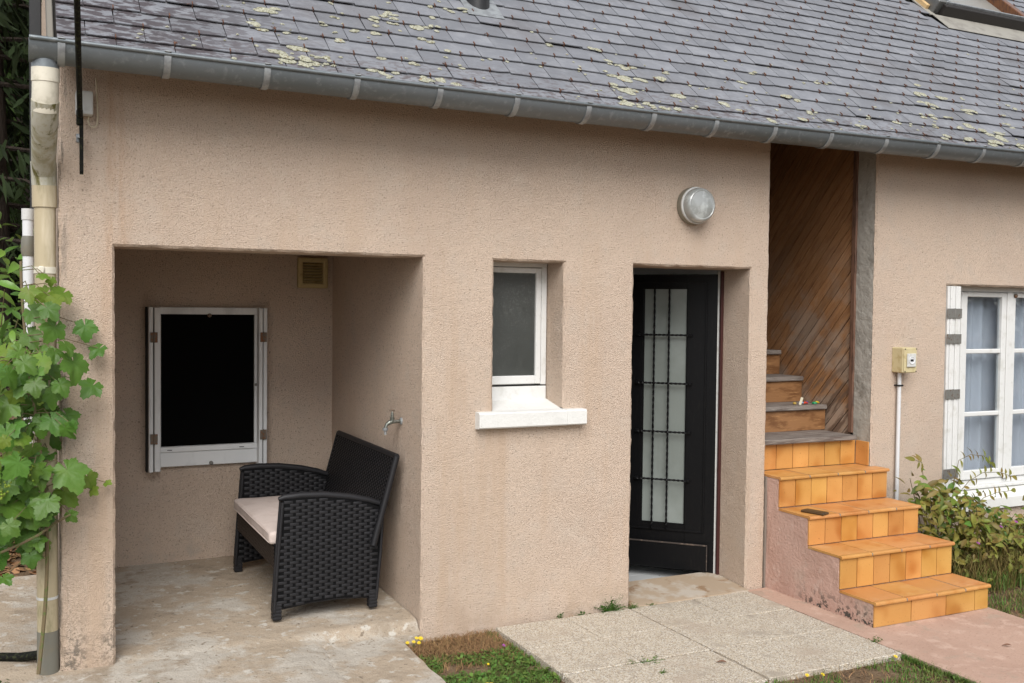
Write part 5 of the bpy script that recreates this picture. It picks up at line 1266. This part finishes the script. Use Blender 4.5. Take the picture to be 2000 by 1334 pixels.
# ------------------------------------------------------------------ planting right of the stairs
def nandina():
    rr = random.Random(12); t_ = thing('nandina_shrub', 'bronze and green leaved shrub growing in front of the casement window', 'shrub', (5.75, -.28, -.05))
    ms = [leaf_mesh_simple('leaf', 'nandina', .35, .25, 5, .40), leaf_mesh_simple('leaf', 'nandina', .5, .5, 5, .36), leaf_mesh_simple('leaf', 'nandina_green', .3, .3, 5, .46)]
    mb = MB(); nl = 0
    tips = [((5.28, -.22, .74), .16), ((5.42, -.25, .70), .2), ((5.52, -.28, .62), .2), ((5.60, -.30, .72), .12), ((5.66, -.32, .52), .2), ((5.78, -.30, .55), .2), ((5.92, -.28, .45), .2), ((6.05, -.30, .40), .2), ((6.20, -.32, .42), .2), ((6.35, -.35, .38), .2), ((5.50, -.38, .45), .2), ((5.72, -.40, .38), .2), ((5.95, -.42, .33), .2), ((6.15, -.42, .30), .2), ((6.45, -.40, .32), .2), ((5.38, -.30, .55), .16)]
    base = Vector((5.75, -.22, -.05))
    for i, (e, r_) in enumerate(tips):
        e = Vector(e); e.z *= .90; s0 = Vector((base.x+(e.x-base.x)*.55, base.y, -.05)); mid = s0.lerp(e, .6)+Vector((0, 0, .05)); mb.tube([s0, mid, e], [.005, .004, .002], 5)
        for k in range(19):
            p = mid.lerp(e, rr.random()**.6*1.05)+Vector((rr.gauss(0, .055), rr.gauss(0, .05), rr.gauss(0, .05))); 
            if p.x < 5.25: continue
            tip = Vector((rr.gauss(0, 1), rr.gauss(-.3, .6), rr.gauss(.25, .6)))
            g_ = 2 if rr.random() < .42 else rr.randrange(2)
            link('leaf', ms[g_], t_, orient(p, (rr.gauss(0, .6), -.6, rr.uniform(.2, 1)), -tip, rr.uniform(.055, .10))); nl += 1
    extra = MB()
    for k in range(1500):
        e, r_ = tips[rr.randrange(len(tips))]; p = Vector((e[0]+rr.gauss(0, .09), e[1]+rr.gauss(-.04, .07), e[2]*.86*rr.uniform(.05, 1.0)**.8)); me_ = ms[2 if rr.random() < .3 else 0]
        if p.x < 5.27: continue
        mw_ = orient(p, (rr.gauss(0, .6), -.6, rr.uniform(.2, 1)), Vector((rr.gauss(0, 1), rr.gauss(.3, .6), rr.gauss(0, .6))), rr.uniform(.035, .08))
        extra.add([mw_ @ v.co for v in me_.vertices], [tuple(q.vertices) for q in me_.polygons])
    link('inner_foliage', (lambda m_: (m_.from_pydata(extra.v, [], extra.f), m_.materials.append(MT['nandina']), m_)[2])(bpy.data.meshes.new('inner_foliage')), t_)['kind'] = 'stuff'
    # three arching sprays with paired leaflets
    for pts in ([(5.60, -.30, .62), (5.62, -.32, .78), (5.72, -.33, .815), (5.84, -.34, .80), (5.90, -.34, .755)], [(5.62, -.32, .55), (5.70, -.34, .64), (5.82, -.35, .69), (5.97, -.36, .685), (6.08, -.37, .65)], [(5.70, -.34, .42), (5.82, -.36, .52), (5.94, -.37, .55), (6.06, -.38, .555)], [(5.36, -.26, .66), (5.30, -.30, .78), (5.24, -.30, .80)]):
        pts = [Vector(p) for p in pts]; mb.tube(pts, .0022, 5)
        for a, b_ in zip(pts[1:], pts[2:]):
            for f_ in (.1, .45, .8):
                p = a.lerp(b_, f_); d = (b_-a).normalized()
                for s_ in (1, -.6):
                    if rr.random() < .8: link('leaf', ms[rr.randrange(2)], t_, orient(p, (rr.gauss(0, .3), -1, .3), -(d*.5+Vector((rr.gauss(0, .2), 0, s_))), rr.uniform(.045, .07)))
        link('leaf', ms[0], t_, orient(pts[-1], (0, -1, .3), -(pts[-1]-pts[-2]), .08))
    mb.build('stem', 'cane', t_)
nandina()
def fern():
    rr = random.Random(4); t_ = thing('fern_plant', 'bright green feathery plant right beside the orange staircase', 'plant', (5.42, -.33, -.05)); 
    V, F = [], []
    for k in range(16):
        a = rr.uniform(0, 2*PI); b0 = Vector((5.42, -.33, .22)); d = Vector((math.cos(a), math.sin(a)*.6, rr.uniform(.3, 1.0))).normalized(); ln = rr.uniform(.12, .2)
        mbp = [b0+d*ln*t2+Vector((0, 0, -.10*t2*t2)) for t2 in (0, .25, .5, .75, 1)]
        sd = d.cross(Vector((0, 0, 1))).normalized()
        for q in range(22):
            t2 = q/21*.96+.04; p = mbp[0].lerp(mbp[-1], t2)+Vector((0, 0, .05*math.sin(PI*t2)))
            for s_ in (1, -1):
                l2 = .05*math.sin(PI*(.15+.8*t2))+.008; e = p+sd*s_*l2+d*l2*.6; o_ = len(V)
                V += [p, p+d*.006, e, p-d*.003]; F.append((o_, o_+1, o_+2, o_+3))
    me = bpy.data.meshes.new('fronds'); me.from_pydata([tuple(v) for v in V], [], F); me.materials.append(MT['fern']); link('fronds', me, t_)['kind'] = 'stuff'
    mb = MB()
    for k in range(5): mb.tube([(5.42+rr.gauss(0, .02), -.33, -.05), (5.42+rr.gauss(0, .03), -.33, .24)], .004, 5)
    mb.build('stem', 'cane', t_)
fern()
# tangled straw coloured border plants
def fountain(seed, c, n, spread, h, m, wd):
    g = np.random.default_rng(seed); x = c[0]+g.normal(0, spread[0]*1.1, n); y = c[1]+g.normal(0, spread[1], n); z = np.full(n, c[2])
    a = g.uniform(0, 2*np.pi, n); hh = h*g.uniform(.4, 1.15, n); ln = hh*g.uniform(.3, 1.1, n); w_ = wd*g.uniform(.6, 1.4, n)
    dx, dy = np.cos(a)*ln, np.sin(a)*ln*.8; s_ = np.stack([-np.sin(a)*w_/2, np.cos(a)*w_/2, 0*a], 1)
    B = np.stack([x, y, z], 1); rows = []
    for t2, zz in ((0, 0), (.3, .62), (.62, .95), (1, .72)): rows += [B+np.stack([dx*t2, dy*t2, hh*zz], 1)-s_*(1-t2*.7), B+np.stack([dx*t2, dy*t2, hh*zz], 1)+s_*(1-t2*.7)]
    V = np.stack(rows, 1).reshape(-1, 3); i = np.arange(n)*8; F = []
    for k in range(3): F += [np.stack([i+2*k, i+2*k+1, i+2*k+3, i+2*k+2], 1)]
    return V, np.concatenate(F)
V, F = merge([fountain(k, (x, y, -.05), n_, (.10, .07), h, 'straw', .004) for k, (x, y, n_, h) in enumerate(((5.45, -.42, 300, .17), (5.62, -.44, 420, .24), (5.82, -.44, 460, .26), (6.02, -.44, 460, .27), (6.22, -.42, 460, .27), (6.45, -.44, 460, .27), (6.7, -.42, 400, .27), (5.60, -.32, 300, .28), (5.95, -.32, 300, .30)))])
tag(link('straw_plants', fast_mesh('straw_plants', V, F, 'straw')), 'tangle of straw coloured and olive stems below the bronze shrub', 'ground cover', kind='stuff')
V, F = merge([fountain(50+k, (x, y, -.05), 90, (.09, .05), h*.62, 'weed', .006) for k, (x, y, h) in enumerate(((5.5, -.52, .22), (5.75, -.55, .24), (6.1, -.55, .26), (6.4, -.55, .24)))])
tag(link('border_grass', fast_mesh('border_grass', V, F, 'grass')), 'green grass stems among the straw coloured tangle', 'grass', kind='stuff')
for i, (x, y, z, lb) in enumerate(((5.55, -.56, .28, 'purple flower nearest the orange staircase'), (5.83, -.50, .35, 'middle of the three purple border flowers'), (6.02, -.46, .36, 'purple border flower farthest from the staircase'))):
    flower('purple_flower', lb, (x, y, -.05), 'purple', .016, z+.05, 40+i, 'purple flowers')
